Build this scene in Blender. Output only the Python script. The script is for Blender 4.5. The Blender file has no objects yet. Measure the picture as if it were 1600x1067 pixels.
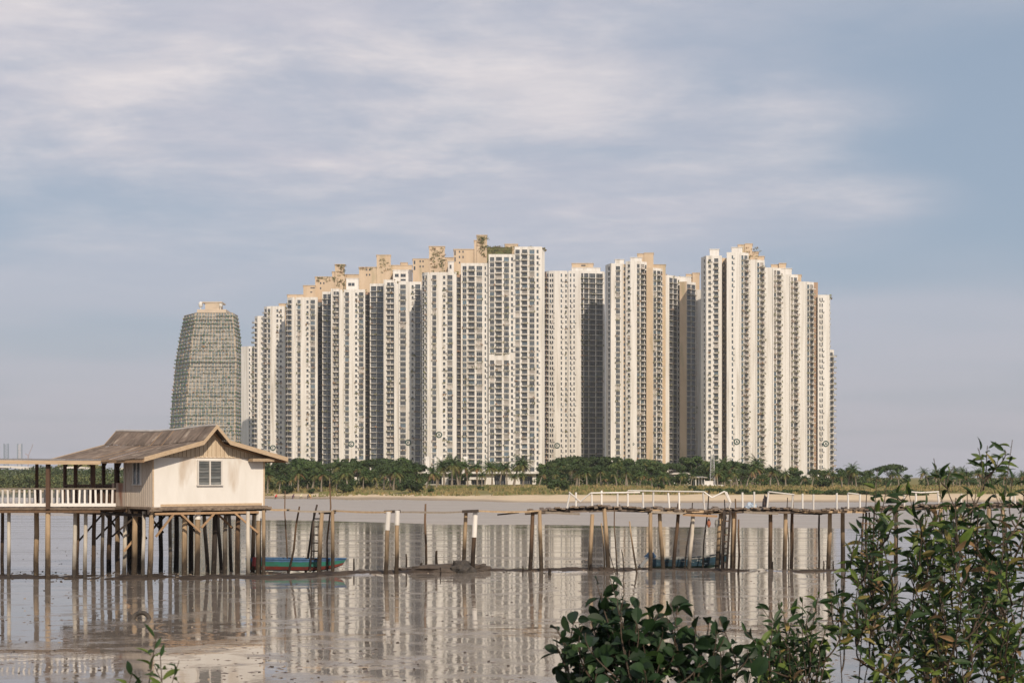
import bpy, math, random
from mathutils import Vector, Matrix, noise
R = math.radians
scene = bpy.context.scene
C = scene.collection

# ------------------------------------------------------------------ camera, sky, sun, exposure
F, HZ, EYE = 2222.2, 746.0, 4.6          # focal length and horizon row of a 1600 px wide frame, eye height in metres
cam_data = bpy.data.cameras.new('camera')
cam = bpy.data.objects.new('camera', cam_data); C.objects.link(cam)
cam.location = (0, 0, EYE); cam.rotation_euler = (R(90), 0, 0)
cam_data.sensor_width = 36; cam_data.lens = 36 * F / 1600
cam_data.shift_y = (HZ - 533.5) / 1600
cam_data.clip_start = 0.1; cam_data.clip_end = 60000
cam_data.dof.use_dof = True; cam_data.dof.focus_distance = 120; cam_data.dof.aperture_fstop = 11
scene.camera = cam

SUN_AZ, SUN_EL = R(19), R(34)            # to the right of straight behind the camera
sdir = Vector((math.sin(SUN_AZ) * math.cos(SUN_EL), -math.cos(SUN_AZ) * math.cos(SUN_EL), math.sin(SUN_EL)))
sun_data = bpy.data.lights.new('sun', 'SUN'); sun_data.energy = 3.7; sun_data.angle = R(0.55); sun_data.color = (1.0, 0.855, 0.685)
sun = bpy.data.objects.new('sun', sun_data); C.objects.link(sun)
sun.rotation_euler = sdir.to_track_quat('Z', 'Y').to_euler()

world = bpy.data.worlds.new('World'); scene.world = world; world.use_nodes = True
def sky_nodes():
    nt = world.node_tree; n = nt.nodes; l = nt.links; n.clear()
    out = n.new('ShaderNodeOutputWorld'); bg = n.new('ShaderNodeBackground'); l.new(bg.outputs[0], out.inputs[0])
    sky = n.new('ShaderNodeTexSky'); sky.sky_type = 'NISHITA'; sky.sun_disc = False
    sky.sun_elevation = SUN_EL; sky.sun_rotation = math.pi - SUN_AZ
    sky.air_density = 1.0; sky.dust_density = 2.0; sky.ozone_density = 1.2
    tc = n.new('ShaderNodeTexCoord')
    sep = n.new('ShaderNodeSeparateXYZ'); l.new(tc.outputs['Generated'], sep.inputs[0])
    def M(op, a, b=None, clamp=False):
        m = n.new('ShaderNodeMath'); m.operation = op; m.use_clamp = clamp
        for i, v in enumerate((a, b)):
            if v is None: continue
            if hasattr(v, 'links') or hasattr(v, 'is_linked'): l.new(v, m.inputs[i])
            else: m.inputs[i].default_value = v
        return m.outputs[0]
    z = M('MAXIMUM', sep.outputs[2], 0.0); zz = M('ADD', z, 0.06)
    cx = M('DIVIDE', sep.outputs[0], zz); cy = M('DIVIDE', sep.outputs[1], zz)
    comb = n.new('ShaderNodeCombineXYZ'); l.new(cx, comb.inputs[0]); l.new(cy, comb.inputs[1])
    def NZ(scale, detail, rough, off, dist=0.0, xs=1.0, ys=1.0):
        mp = n.new('ShaderNodeMapping'); mp.inputs['Location'].default_value = off; mp.inputs['Scale'].default_value = (xs, ys, 1)
        l.new(comb.outputs[0], mp.inputs[0])
        t = n.new('ShaderNodeTexNoise'); t.inputs['Scale'].default_value = scale; t.inputs['Detail'].default_value = detail
        t.inputs['Roughness'].default_value = rough; t.inputs['Distortion'].default_value = dist
        l.new(mp.outputs[0], t.inputs[0]); return t.outputs[0]
    def RMP(v, a, b, c=0.0, d=1.0):
        m = n.new('ShaderNodeMapRange'); m.interpolation_type = 'SMOOTHSTEP'
        l.new(v, m.inputs[0])
        for i, q in enumerate((a, b, c, d)): m.inputs[1 + i].default_value = q
        return m.outputs[0]
    def MIX(f, a, b):
        m = n.new('ShaderNodeMix'); m.data_type = 'RGBA'
        if hasattr(f, 'is_linked'): l.new(f, m.inputs[0])
        else: m.inputs[0].default_value = f
        for s, v in ((6, a), (7, b)):
            if hasattr(v, 'is_linked'): l.new(v, m.inputs[s])
            else: m.inputs[s].default_value = (*v, 1)
        return m.outputs[2]
    sc = n.new('ShaderNodeVectorMath'); sc.operation = 'SCALE'; sc.inputs[3].default_value = SKY_STRENGTH
    l.new(sky.outputs[0], sc.inputs[0])
    base = MIX(0.70, sc.outputs[0], SKY_BLUE)                       # thin veil over the blue
    high = RMP(sep.outputs[2], 0.10, 0.24)                          # cloud texture shows from some height up, lower down it melts into the haze
    big = RMP(NZ(0.42, 2, 0.5, CLOUD_A), 0.38, 0.60)                # broad sheet
    mid = RMP(NZ(1.5, 6, 0.55, CLOUD_B, 0.6, 0.8, 1.1), 0.36, 0.70)
    sheet = M('MULTIPLY', big, M('ADD', M('MULTIPLY', M('MULTIPLY', mid, high), 0.5), 0.5), True)
    c1 = MIX(M('MULTIPLY', sheet, 0.9), base, SKY_SHEET)
    wisp = RMP(NZ(1.6, 7, 0.58, CLOUD_C, 0.25, 1.0, 1.0), 0.40, 0.72)
    c2 = MIX(M('MULTIPLY', M('MULTIPLY', M('MULTIPLY', wisp, big), high), 0.85), c1, SKY_WISP)
    fine = RMP(NZ(5.5, 7, 0.66, CLOUD_D, 0.3, 0.8, 1.1), 0.36, 0.68)  # small broken texture of the cloud
    c2 = MIX(M('MULTIPLY', M('MULTIPLY', M('MULTIPLY', fine, M('ADD', M('MULTIPLY', wisp, 0.7), 0.3)), M('MULTIPLY', big, high)), 0.42), c2, SKY_TOP)
    hor = RMP(sep.outputs[2], 0.0, 0.17, 1.0, 0.0)                  # dusty air low down
    c3 = MIX(M('MULTIPLY', hor, 0.72), c2, SKY_HAZE)
    l.new(c3, bg.inputs[0]); bg.inputs[1].default_value = 1.0
SKY_STRENGTH = 0.09
SKY_TOP, CLOUD_D = (0.93, 0.86, 0.84), (2.2, 9.4, 0)
SKY_BLUE, SKY_SHEET, SKY_WISP, SKY_HAZE = (0.37, 0.455, 0.57), (0.595, 0.58, 0.65), (0.78, 0.725, 0.735), (0.545, 0.52, 0.565)
CLOUD_A, CLOUD_B, CLOUD_C = (3.9, 5.1, 0), (4.0, 2.0, 0), (7.3, 1.0, 0)
sky_nodes()

scene.view_settings.view_transform = 'Standard'; scene.view_settings.look = 'None'
scene.view_settings.gamma = 1.0; scene.view_settings.exposure = 0.0; scene.view_settings.use_curve_mapping = False
scene.render.engine = 'CYCLES'
scene.cycles.use_denoising = True
scene.cycles.max_bounces = 6; scene.cycles.diffuse_bounces = 3; scene.cycles.glossy_bounces = 3
scene.cycles.transmission_bounces = 3; scene.cycles.volume_bounces = 0; scene.cycles.caustics_reflective = False
scene.cycles.sample_clamp_indirect = 4

# ------------------------------------------------------------------ helpers
def P(px, py, Y):
    return Vector(((px - 800) / F * Y, Y, EYE - (py - HZ) / F * Y))
def PX(px, Y): return (px - 800) / F * Y
def PZ(py, Y): return EYE - (py - HZ) / F * Y
def YB(py): return F * EYE / (py - HZ)      # distance of a point of the flat seen at that row

def tag(o, label=None, cat=None, group=None, kind=None):
    if label: o['label'] = label
    if cat: o['category'] = cat
    if group: o['group'] = group
    if kind: o['kind'] = kind
    return o
def thing(name, loc, label, cat, group=None):
    o = bpy.data.objects.new(name, None); o.location = loc; o.empty_display_size = 0.5; C.objects.link(o)
    return tag(o, label, cat, group)
def root_of(p):
    return p.location                     # every object's own location is kept in world terms
def put(name, me, parent=None, M=None, loc=None):
    """link an object; M is a world matrix (or loc a world point); parents are never rotated before their parts are made"""
    o = bpy.data.objects.new(name, me); C.objects.link(o)
    if M is None: M = Matrix.Translation(loc if loc is not None else (0, 0, 0))
    if parent is not None:
        o.parent = parent; o.matrix_parent_inverse = Matrix.Translation(-root_of(parent))
    o.matrix_basis = M
    return o

class MB:
    """collects boxes, bars, tubes and faces; build() links them as ONE mesh object"""
    def __init__(s): s.v = []; s.f = []; s.m = []
    def face(s, pts, m=0):
        k = len(s.v); s.v += [tuple(p) for p in pts]; s.f.append(tuple(range(k, k + len(pts)))); s.m.append(m)
    def box(s, o, ux, uy, uz, m=0):
        o, ux, uy, uz = Vector(o), Vector(ux), Vector(uy), Vector(uz); k = len(s.v)
        for a in (0, 1):
            for b in (0, 1):
                for c in (0, 1): s.v.append(tuple(o + ux * a + uy * b + uz * c))
        q = [(0, 1, 3, 2), (4, 6, 7, 5), (0, 4, 5, 1), (2, 3, 7, 6), (0, 2, 6, 4), (1, 5, 7, 3)]
        if ux.cross(uy).dot(uz) < 0: q = [t[::-1] for t in q]
        for t in q: s.f.append(tuple(k + i for i in t)); s.m.append(m)
    def cbox(s, c, sx, sy, sz, m=0, rz=0.0):
        a = Vector((math.cos(rz), math.sin(rz), 0)); b = Vector((-math.sin(rz), math.cos(rz), 0))
        s.box(Vector(c) - a * sx / 2 - b * sy / 2 - Vector((0, 0, sz / 2)), a * sx, b * sy, (0, 0, sz), m)
    def bar(s, p, q, w, h, m=0, up=(0, 0, 1)):
        p, q = Vector(p), Vector(q); d = q - p; up = Vector(up)
        if abs(d.normalized().dot(up)) > 0.95: up = Vector((0, 1, 0))
        a = d.cross(up).normalized(); b = a.cross(d).normalized()
        s.box(p - a * w / 2 - b * h / 2, d, a * w, b * h, m)
    def tube(s, pts, rad, n=8, m=0, cap=True):
        pts = [Vector(p) for p in pts]
        if not isinstance(rad, (list, tuple)): rad = [rad] * len(pts)
        k0 = len(s.v); ref = Vector((1, 0, 0)); prev = None
        for i, p in enumerate(pts):
            d = (pts[min(i + 1, len(pts) - 1)] - pts[max(i - 1, 0)]).normalized()
            if abs(d.dot(ref)) > 0.9: ref = Vector((0, 1, 0)) if abs(d.y) < 0.9 else Vector((0, 0, 1))
            a = d.cross(ref).normalized(); b = d.cross(a).normalized()
            for j in range(n):
                t = 2 * math.pi * j / n
                s.v.append(tuple(p + (a * math.cos(t) + b * math.sin(t)) * rad[i]))
        for i in range(len(pts) - 1):
            for j in range(n):
                A = k0 + i * n + j; B = k0 + i * n + (j + 1) % n
                s.f.append((A, A + n, B + n, B)); s.m.append(m)
        if cap:
            s.f.append(tuple(k0 + j for j in range(n))); s.m.append(m)
            e = k0 + (len(pts) - 1) * n
            s.f.append(tuple(e + j for j in reversed(range(n)))); s.m.append(m)
    def prism(s, poly, z0, z1, m=0):
        n = len(poly); k = len(s.v)
        s.v += [(p[0], p[1], z0) for p in poly] + [(p[0], p[1], z1) for p in poly]
        for i in range(n):
            j = (i + 1) % n; s.f.append((k + i, k + j, k + n + j, k + n + i)); s.m.append(m)
        s.f.append(tuple(k + n + i for i in range(n))); s.m.append(m)
        s.f.append(tuple(k + i for i in reversed(range(n)))); s.m.append(m)
    def mesh(s, name, mats, origin=None, smooth=False):
        me = bpy.data.meshes.new(name)
        if origin is not None:
            ox, oy, oz = origin; vv = [(x - ox, y - oy, z - oz) for x, y, z in s.v]
        else: vv = s.v
        me.from_pydata(vv, [], s.f)
        for mt in (mats if isinstance(mats, (list, tuple)) else [mats]): me.materials.append(mt)
        me.polygons.foreach_set('material_index', s.m)
        if smooth: me.polygons.foreach_set('use_smooth', [True] * len(s.f))
        me.update(); return me
    def build(s, name, mats, parent=None, origin=None, smooth=False):
        if origin is None and s.v:
            xs, ys, zs = zip(*s.v); origin = ((min(xs) + max(xs)) / 2, (min(ys) + max(ys)) / 2, min(zs))
        return put(name, s.mesh(name, mats, origin, smooth), parent, loc=origin)

def fbm(x, y, z=0.0, o=4):
    return noise.fractal(Vector((x, y, z)), 1.0, 2.0, o)

# ------------------------------------------------------------------ materials
MATS = {}
def mat(name, col, rough=0.8, col2=None, scale=(1, 1, 1), nscale=1.0, detail=4, lo=0.35, hi=0.65, bump=0.0, bscale=None, spec=0.5,
        coords='pos', rnd=0.0, transl=0.0, metal=0.0, col3=None, n3=0.3, lo3=0.55, hi3=0.7, rough2=None):
    if name in MATS: return MATS[name]
    m = bpy.data.materials.new(name); m.use_nodes = True; nt = m.node_tree; n = nt.nodes; l = nt.links
    b = n['Principled BSDF']; out = n['Material Output']
    b.inputs['Roughness'].default_value = rough; b.inputs['Specular IOR Level'].default_value = spec; b.inputs['Metallic'].default_value = metal
    b.inputs['Base Color'].default_value = (*col, 1)
    src = None
    def coord():
        if coords == 'pos': return n.new('ShaderNodeNewGeometry').outputs['Position']
        return n.new('ShaderNodeTexCoord').outputs['Object']
    def noise_tex(sc, ns, det):
        mp = n.new('ShaderNodeMapping'); mp.inputs['Scale'].default_value = sc; l.new(src, mp.inputs[0])
        t = n.new('ShaderNodeTexNoise'); t.inputs['Scale'].default_value = ns; t.inputs['Detail'].default_value = det
        l.new(mp.outputs[0], t.inputs[0]); return t.outputs[0]
    def ramp(v, a, c, d0=0.0, d1=1.0):
        r = n.new('ShaderNodeMapRange'); l.new(v, r.inputs[0])
        for i, q in enumerate((a, c, d0, d1)): r.inputs[i + 1].default_value = q
        return r.outputs[0]
    color = None
    if col2 is not None or bump: src = coord()
    if col2 is not None:
        f = ramp(noise_tex(scale, nscale, detail), lo, hi)
        mx = n.new('ShaderNodeMix'); mx.data_type = 'RGBA'; l.new(f, mx.inputs[0])
        mx.inputs[6].default_value = (*col, 1); mx.inputs[7].default_value = (*col2, 1); color = mx.outputs[2]
        if rough2 is not None: l.new(ramp(f, 0, 1, rough, rough2), b.inputs['Roughness'])
        if col3 is not None:
            f3 = ramp(noise_tex(scale, n3, 5), lo3, hi3)
            m3 = n.new('ShaderNodeMix'); m3.data_type = 'RGBA'; l.new(f3, m3.inputs[0]); l.new(color, m3.inputs[6])
            m3.inputs[7].default_value = (*col3, 1); color = m3.outputs[2]
    if rnd:
        oi = n.new('ShaderNodeObjectInfo'); hs = n.new('ShaderNodeHueSaturation')
        l.new(ramp(oi.outputs['Random'], 0, 1, 1 - rnd, 1 + rnd), hs.inputs['Value'])
        if color is not None: l.new(color, hs.inputs['Color'])
        else: hs.inputs['Color'].default_value = (*col, 1)
        color = hs.outputs[0]
    if color is not None: l.new(color, b.inputs['Base Color'])
    if bump:
        bp = n.new('ShaderNodeBump'); bp.inputs['Distance'].default_value = bump
        l.new(noise_tex(scale, bscale or nscale * 3, 5), bp.inputs['Height']); l.new(bp.outputs[0], b.inputs['Normal'])
    if transl:
        tr = n.new('ShaderNodeBsdfTranslucent'); ms = n.new('ShaderNodeMixShader'); ms.inputs[0].default_value = transl
        if color is not None: l.new(color, tr.inputs[0])
        else: tr.inputs[0].default_value = (*col, 1)
        l.new(b.outputs[0], ms.inputs[1]); l.new(tr.outputs[0], ms.inputs[2]); l.new(ms.outputs[0], out.inputs[0])
    MATS[name] = m; return m

WHITE = mat('painted_wall', (0.76, 0.735, 0.70), 0.85, (0.62, 0.585, 0.535), (0.8, 0.8, 0.04), 1.0, 6, 0.38, 0.72,
            col3=(0.43, 0.39, 0.33), n3=0.7, lo3=0.55, hi3=0.80)
BEIGE = mat('beige_wall', (0.60, 0.47, 0.335), 0.9, (0.52, 0.40, 0.275), (0.3, 0.3, 0.06), 1.0, 5,
            col3=(0.35, 0.30, 0.18), n3=0.6, lo3=0.58, hi3=0.75)
BROWNW = mat('brown_wall', (0.36, 0.24, 0.16), 0.9, (0.42, 0.29, 0.20), (0.3, 0.3, 0.06))
RED = mat('russet_wall', (0.40, 0.27, 0.19), 0.9, (0.30, 0.2, 0.15), (0.3, 0.3, 0.1))
FRAME = mat('window_frame', (0.27, 0.26, 0.25), 0.6)
GL = [mat('glass_dark', (0.030, 0.038, 0.046), 0.12, rnd=0.3, spec=0.9), mat('glass_slate', (0.062, 0.078, 0.090), 0.10, rnd=0.35, spec=0.9),
      mat('glass_bluish_reflection', (0.085, 0.135, 0.175), 0.12, rnd=0.3, spec=0.9), mat('glass_curtain_glare', (0.40, 0.36, 0.32), 0.3, rnd=0.3, spec=0.8)]  # blue base holds a sky reflection; curtain tone also serves bright reflecting panes
SLAB = mat('balcony_slab', (0.66, 0.62, 0.575), 0.85, (0.50, 0.46, 0.41), (0.4, 0.4, 0.4), 1.0)
RAIL = mat('balcony_rail', (0.16, 0.155, 0.15), 0.5)
PLANT_G = mat('planter_green', (0.14, 0.165, 0.05), 0.8, (0.25, 0.22, 0.075), (1, 1, 1), 0.6)
PLANT_R = mat('planter_rust', (0.36, 0.17, 0.085), 0.8, (0.28, 0.2, 0.08), (1, 1, 1), 0.6)
LEAFD = mat('leaf_dark', (0.028, 0.047, 0.018), 0.75, (0.055, 0.078, 0.026), (1, 1, 1), 0.5, rnd=0.25, spec=0.25)
LEAFM = mat('leaf_mid', (0.045, 0.082, 0.025), 0.75, (0.078, 0.112, 0.034), (1, 1, 1), 0.5, rnd=0.25, spec=0.25)
LEAFY = mat('leaf_yellow', (0.105, 0.12, 0.035), 0.75, (0.16, 0.145, 0.05), (1, 1, 1), 0.7, rnd=0.2, spec=0.25)
LEAFB = mat('leaf_dry', (0.26, 0.145, 0.07), 0.8, (0.17, 0.11, 0.06), (1, 1, 1), 0.7, rnd=0.2, spec=0.2)
BARK = mat('bark', (0.16, 0.125, 0.095), 0.9, (0.25, 0.21, 0.17), (2, 2, 0.6), 1.5)
PALMBARK = mat('palm_bark', (0.30, 0.255, 0.20), 0.9, (0.19, 0.155, 0.12), (2, 2, 5), 1.2)
# ------------------------------------------------------------------ the setting: flats, water, shore, land
def smooth_interp(tab, x):
    if x <= tab[0][0]: return tab[0][1]
    for (a, ya), (b, yb) in zip(tab, tab[1:]):
        if x <= b:
            t = (x - a) / (b - a); t = t * t * (3 - 2 * t); return ya + (yb - ya) * t
    return tab[-1][1]
SHORE = [(-3000, 3000), (-1200, 1250), (-600, 850), (-260, 560), (-169, 470), (-113, 420), (-57, 332), (-28, 314), (-8, 288), (0, 264), (9, 256), (60, 269), (99, 275), (300, 300), (1500, 700), (3000, 1500)]
def shore(x): return smooth_interp(SHORE, x) + 2.2 * fbm(x * 0.06, 3.1) + 0.8 * fbm(x * 0.35, 7.7)
def land_z(x, t):
    z = smooth_interp([(-12, -0.8), (-3, -0.1), (0, 0.02), (4, 0.35), (12, 0.95), (19, 1.25), (36, 1.7), (70, 2.35), (110, 2.6), (400, 3.0)], t)
    if t > 6: z += 0.16 * fbm(x * 0.12, t * 0.12) * min(1, (t - 6) / 10)
    return z
def ground_at(x, y): return land_z(x, y - shore(x))

def wet_material(name, mud, mud2, r_lo, r_hi, streak, ripple, ramp_, slope, film=1.33, slope2=0.0):
    m = bpy.data.materials.new(name); m.use_nodes = True; nt = m.node_tree; n = nt.nodes; l = nt.links; b = n['Principled BSDF']
    pos = n.new('ShaderNodeNewGeometry').outputs['Position']
    def nz(sc, det, rough=0.55, off=(0, 0, 0)):
        mp = n.new('ShaderNodeMapping'); mp.inputs['Scale'].default_value = sc; mp.inputs['Location'].default_value = off; l.new(pos, mp.inputs[0])
        t = n.new('ShaderNodeTexNoise'); t.inputs['Scale'].default_value = 1; t.inputs['Detail'].default_value = det; t.inputs['Roughness'].default_value = rough
        l.new(mp.outputs[0], t.inputs[0]); return t.outputs[0]
    def rg(v, a, c, d0, d1):
        r = n.new('ShaderNodeMapRange'); l.new(v, r.inputs[0])
        for i, q in enumerate((a, c, d0, d1)): r.inputs[i + 1].default_value = q
        return r.outputs[0]
    s1 = nz(streak, 4, 0.6); s2 = nz((streak[0] * 4, streak[1] * 3.2, 1), 3, 0.6, (5, 9, 0))
    ad = n.new('ShaderNodeMath'); ad.operation = 'MULTIPLY_ADD'; l.new(s2, ad.inputs[0]); ad.inputs[1].default_value = 0.45; l.new(s1, ad.inputs[2])
    wetness = rg(ad.outputs[0], ramp_[0], ramp_[1], 0, 1)
    l.new(rg(wetness, 0, 1, r_lo, r_hi), b.inputs['Roughness'])
    mx = n.new('ShaderNodeMix'); mx.data_type = 'RGBA'; l.new(nz((0.3, 0.5, 1), 5), mx.inputs[0])
    mx.inputs[6].default_value = (*mud, 1); mx.inputs[7].default_value = (*mud2, 1); l.new(mx.outputs[2], b.inputs['Base Color'])
    b.inputs['IOR'].default_value = film; b.inputs['Specular IOR Level'].default_value = 0.5
    h1 = nz(ripple, 3, 0.5, (1, 2, 0)); h2 = nz((ripple[0] * 0.22, ripple[1] * 0.22, 1), 2, 0.5, (4, 2, 0))
    bp = n.new('ShaderNodeBump'); bp.inputs['Distance'].default_value = slope; l.new(h1, bp.inputs['Height'])
    bp2 = n.new('ShaderNodeBump'); bp2.inputs['Distance'].default_value = slope2 or slope * 2; l.new(h2, bp2.inputs['Height']); l.new(bp2.outputs[0], bp.inputs['Normal'])
    l.new(bp.outputs[0], b.inputs['Normal'])
    return m
MUD = wet_material('wet_mud', (0.165, 0.137, 0.115), (0.265, 0.228, 0.192), 0.015, 0.30, (0.50, 0.75, 1), (3.4, 2.4, 1), (0.68, 1.0), 0.0014, 1.62, 0.0014)
WATER = wet_material('shallow_water', (0.17, 0.14, 0.116), (0.21, 0.175, 0.147), 0.02, 0.2, (0.05, 0.30, 1), (1.1, 1.0, 1), (0.62, 0.92), 0.0020, 1.35, 0.003)
BANKM = wet_material('tidal_bank', (0.31, 0.272, 0.232), (0.40, 0.35, 0.30), 0.30, 0.5, (0.05, 0.2, 1), (0.5, 2.0, 1), (0.4, 0.9), 0.02, 1.4)

def grid_mesh(name, xs, ys, zf, material, kind='structure', attr=None):
    v = [(x, y, zf(x, y)) for y in ys for x in xs]; nx = len(xs)
    f = [(j * nx + i, j * nx + i + 1, (j + 1) * nx + i + 1, (j + 1) * nx + i) for j in range(len(ys) - 1) for i in range(nx - 1)]
    me = bpy.data.meshes.new(name); me.from_pydata(v, [], f); me.materials.append(material)
    me.polygons.foreach_set('use_smooth', [True] * len(f)); me.update()
    return tag(put(name, me), kind=kind)
def lin(a, b, n): return [a + (b - a) * i / (n - 1) for i in range(n)]

# near flat of wet mud, with the low ridge the pier stands on
def mud_z(x, y):
    z = 0.0
    c = 70.2 + 0.9 * fbm(x * 0.09, 1.0) + (-4.2 if x < -12 else (-4.2 + (x + 12) * 0.42 if x < -2 else 0))
    w = 1.3 + (2.2 if x < -11 else 0)
    z += 0.10 * math.exp(-((y - c) / w) ** 2) * (0.75 + 0.9 * fbm(x * 0.5, y * 0.5, 2.0))
    z -= 0.012 * max(0, fbm(x * 0.25, y * 0.6, 5.0))
    return z
def ridge_c(x): return 70.2 + 0.9 * fbm(x * 0.09, 1.0) + (-4.2 if x < -12 else (-4.2 + (x + 12) * 0.42 if x < -2 else 0))
grid_mesh('mud_flat', lin(-75, 75, 200), lin(8, 75, 170), mud_z, MUD)
g = grid_mesh('water', lin(-3000, 3000, 3), [-400, 3.0, 60, 3200], lambda x, y: -0.035, WATER)
RIDGEM = mat('ridge_mud', (.030, .022, .018), .7, (.075, .056, .043), (1.5, 1.5, 1.5), 1.3, 6, .35, .65, bump=.06, spec=.25, rough2=.95)
vs = []; xs = lin(-46, 46, 620); ws = [-1, -.8, -.6, -.4, -.2, 0, .2, .4, .6, .8, 1]
for t in ws:
    for x in xs:
        w = (.75 + .45 * fbm(x * .5, 8)) * (2.3 if x < -11 else 2.3 - (x + 11) * .325 if x < -7 else 1)
        y = ridge_c(x) - (.35 if x > -9 else .9) + t * w + .2 * fbm(x * 1.3, t * 2)
        hgt = (.13 + .10 * fbm(x * .45, 2.2) + .07 * fbm(x * 2.0, t * 2.5)) * (1.0 if x < 6 else .75)
        vs.append((x, y, -.05 + max(0, hgt + .05) * (1 - t * t) ** .7 - (.03 if abs(t) == 1 else 0)))
nx = len(xs); fs = [(j * nx + i, j * nx + i + 1, (j + 1) * nx + i + 1, (j + 1) * nx + i) for j in range(len(ws) - 1) for i in range(nx - 1)]
me = bpy.data.meshes.new('mud_ridge'); me.from_pydata(vs, [], fs); me.materials.append(RIDGEM); me.polygons.foreach_set('use_smooth', [True] * len(fs)); tag(put('mud_ridge', me), kind='structure')
# the bank the photographer stands on, below the frame
SOIL = mat('bank_soil', (0.12, 0.10, 0.07), 0.95, (0.09, 0.10, 0.05), (1, 1, 1), 0.8, bump=0.05)
grid_mesh('river_bank', lin(-40, 40, 50), lin(-25, 10.5, 30), lambda x, y: (2.9 if y < 2 else 2.9 - (y - 2) ** 1.25 * 0.23) + 0.12 * fbm(x * 0.5, y * 0.5), SOIL)
# pale tidal bank in front of the beach
def bank_edge(x): return smooth_interp([(-200, 230), (-90, 190), (-45, 172), (-25, 156), (0, 141), (30, 131), (90, 132), (300, 150)], x) + 3.0 * fbm(x * 0.05, 9) + 0.9 * fbm(x * 0.4, 4)
vs = []; fs = []; xs = lin(-230, 420, 260); ts = [-2, 0, 1.0, 3, 8, 20, 45, 80, 120, 200]
for t in ts:
    for x in xs:
        vs.append((x, bank_edge(x) + t, smooth_interp([(-2, -0.2), (0, -0.03), (1, 0.05), (4, 0.12), (60, 0.10), (110, 0.04), (200, -0.25)], t) + (0.03 * fbm(x * 0.1, t * 0.2) if t > 1 else 0)))
nx = len(xs); fs = [(j * nx + i, j * nx + i + 1, (j + 1) * nx + i + 1, (j + 1) * nx + i) for j in range(len(ts) - 1) for i in range(nx - 1)]
me = bpy.data.meshes.new('tidal_bank'); me.from_pydata(vs, [], fs); me.materials.append(BANKM); me.polygons.foreach_set('use_smooth', [True] * len(fs))
tag(put('tidal_bank', me), kind='structure')

# beach and land up to the horizon
def land_material():
    m = bpy.data.materials.new('beach_and_grass'); m.use_nodes = True; nt = m.node_tree; n = nt.nodes; l = nt.links; b = n['Principled BSDF']
    pos = n.new('ShaderNodeNewGeometry').outputs['Position']; at_ = n.new('ShaderNodeAttribute'); at_.attribute_name = 'cover'
    sp = n.new('ShaderNodeSeparateColor'); l.new(at_.outputs['Color'], sp.inputs[0])
    def nz(sc, det):
        mp = n.new('ShaderNodeMapping'); mp.inputs['Scale'].default_value = sc; l.new(pos, mp.inputs[0])
        t = n.new('ShaderNodeTexNoise'); t.inputs['Scale'].default_value = 1; t.inputs['Detail'].default_value = det; l.new(mp.outputs[0], t.inputs[0]); return t.outputs[0]
    def mix(f, a, c):
        x = n.new('ShaderNodeMix'); x.data_type = 'RGBA'; l.new(f, x.inputs[0])
        for s, v in ((6, a), (7, c)):
            if isinstance(v, tuple): x.inputs[s].default_value = (*v, 1)
            else: l.new(v, x.inputs[s])
        return x.outputs[2]
    sand = mix(nz((0.12, 0.5, 1), 5), (0.68, 0.55, 0.385), (0.54, 0.42, 0.28))
    sand = mix(sp.outputs[1], sand, (0.33, 0.262, 0.195))
    grass = mix(nz((0.06, 0.10, 1), 5), (0.19, 0.175, 0.06), (0.38, 0.285, 0.12))
    grass = mix(nz((0.5, 0.8, 1), 4), grass, (0.13, 0.135, 0.05))
    l.new(mix(sp.outputs[0], sand, grass), b.inputs['Base Color']); b.inputs['Roughness'].default_value = 0.95; b.inputs['Specular IOR Level'].default_value = 0.15
    bp = n.new('ShaderNodeBump'); bp.inputs['Distance'].default_value = 0.25; l.new(nz((1.2, 1.2, 1), 5), bp.inputs['Height']); l.new(bp.outputs[0], b.inputs['Normal'])
    return m
xs = lin(-260, 320, 240); xs = [-9000, -3000, -1500, -900, -600, -400, -320] + xs + [400, 600, 1000, 2000, 4000, 9000]
ts = [-14, -6, -2, 0, 1.5, 3, 5, 7, 9, 12, 15, 18, 22, 27, 33, 40, 50, 62, 76, 92, 115, 150, 220, 400, 900, 2500, 8000, 25000]
vs = []; cv = []
for t in ts:
    for x in xs:
        vs.append((x, shore(x) + t, land_z(x, t)))
        gl = smooth_interp([(-60, 8), (-8, 10), (4, 17), (400, 16)], x) + 2.0 * fbm(x * 0.15, 2) + 2.5 * fbm(x * 0.7, t * 0.3)
        cv.append((min(1, max(0, (t - gl) / 3.0)), min(1, max(0, 1 - (t - 1.0 + 1.5 * fbm(x * 0.2, 5)) / 3.5)), 0, 1))
nx = len(xs); fs = [(j * nx + i, j * nx + i + 1, (j + 1) * nx + i + 1, (j + 1) * nx + i) for j in range(len(ts) - 1) for i in range(nx - 1)]
me = bpy.data.meshes.new('ground'); me.from_pydata(vs, [], fs); me.materials.append(land_material()); me.polygons.foreach_set('use_smooth', [True] * len(fs))
ca = me.color_attributes.new('cover', 'FLOAT_COLOR', 'POINT'); ca.data.foreach_set('color', [c for q in cv for c in q])
tag(put('ground', me), kind='structure')
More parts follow.
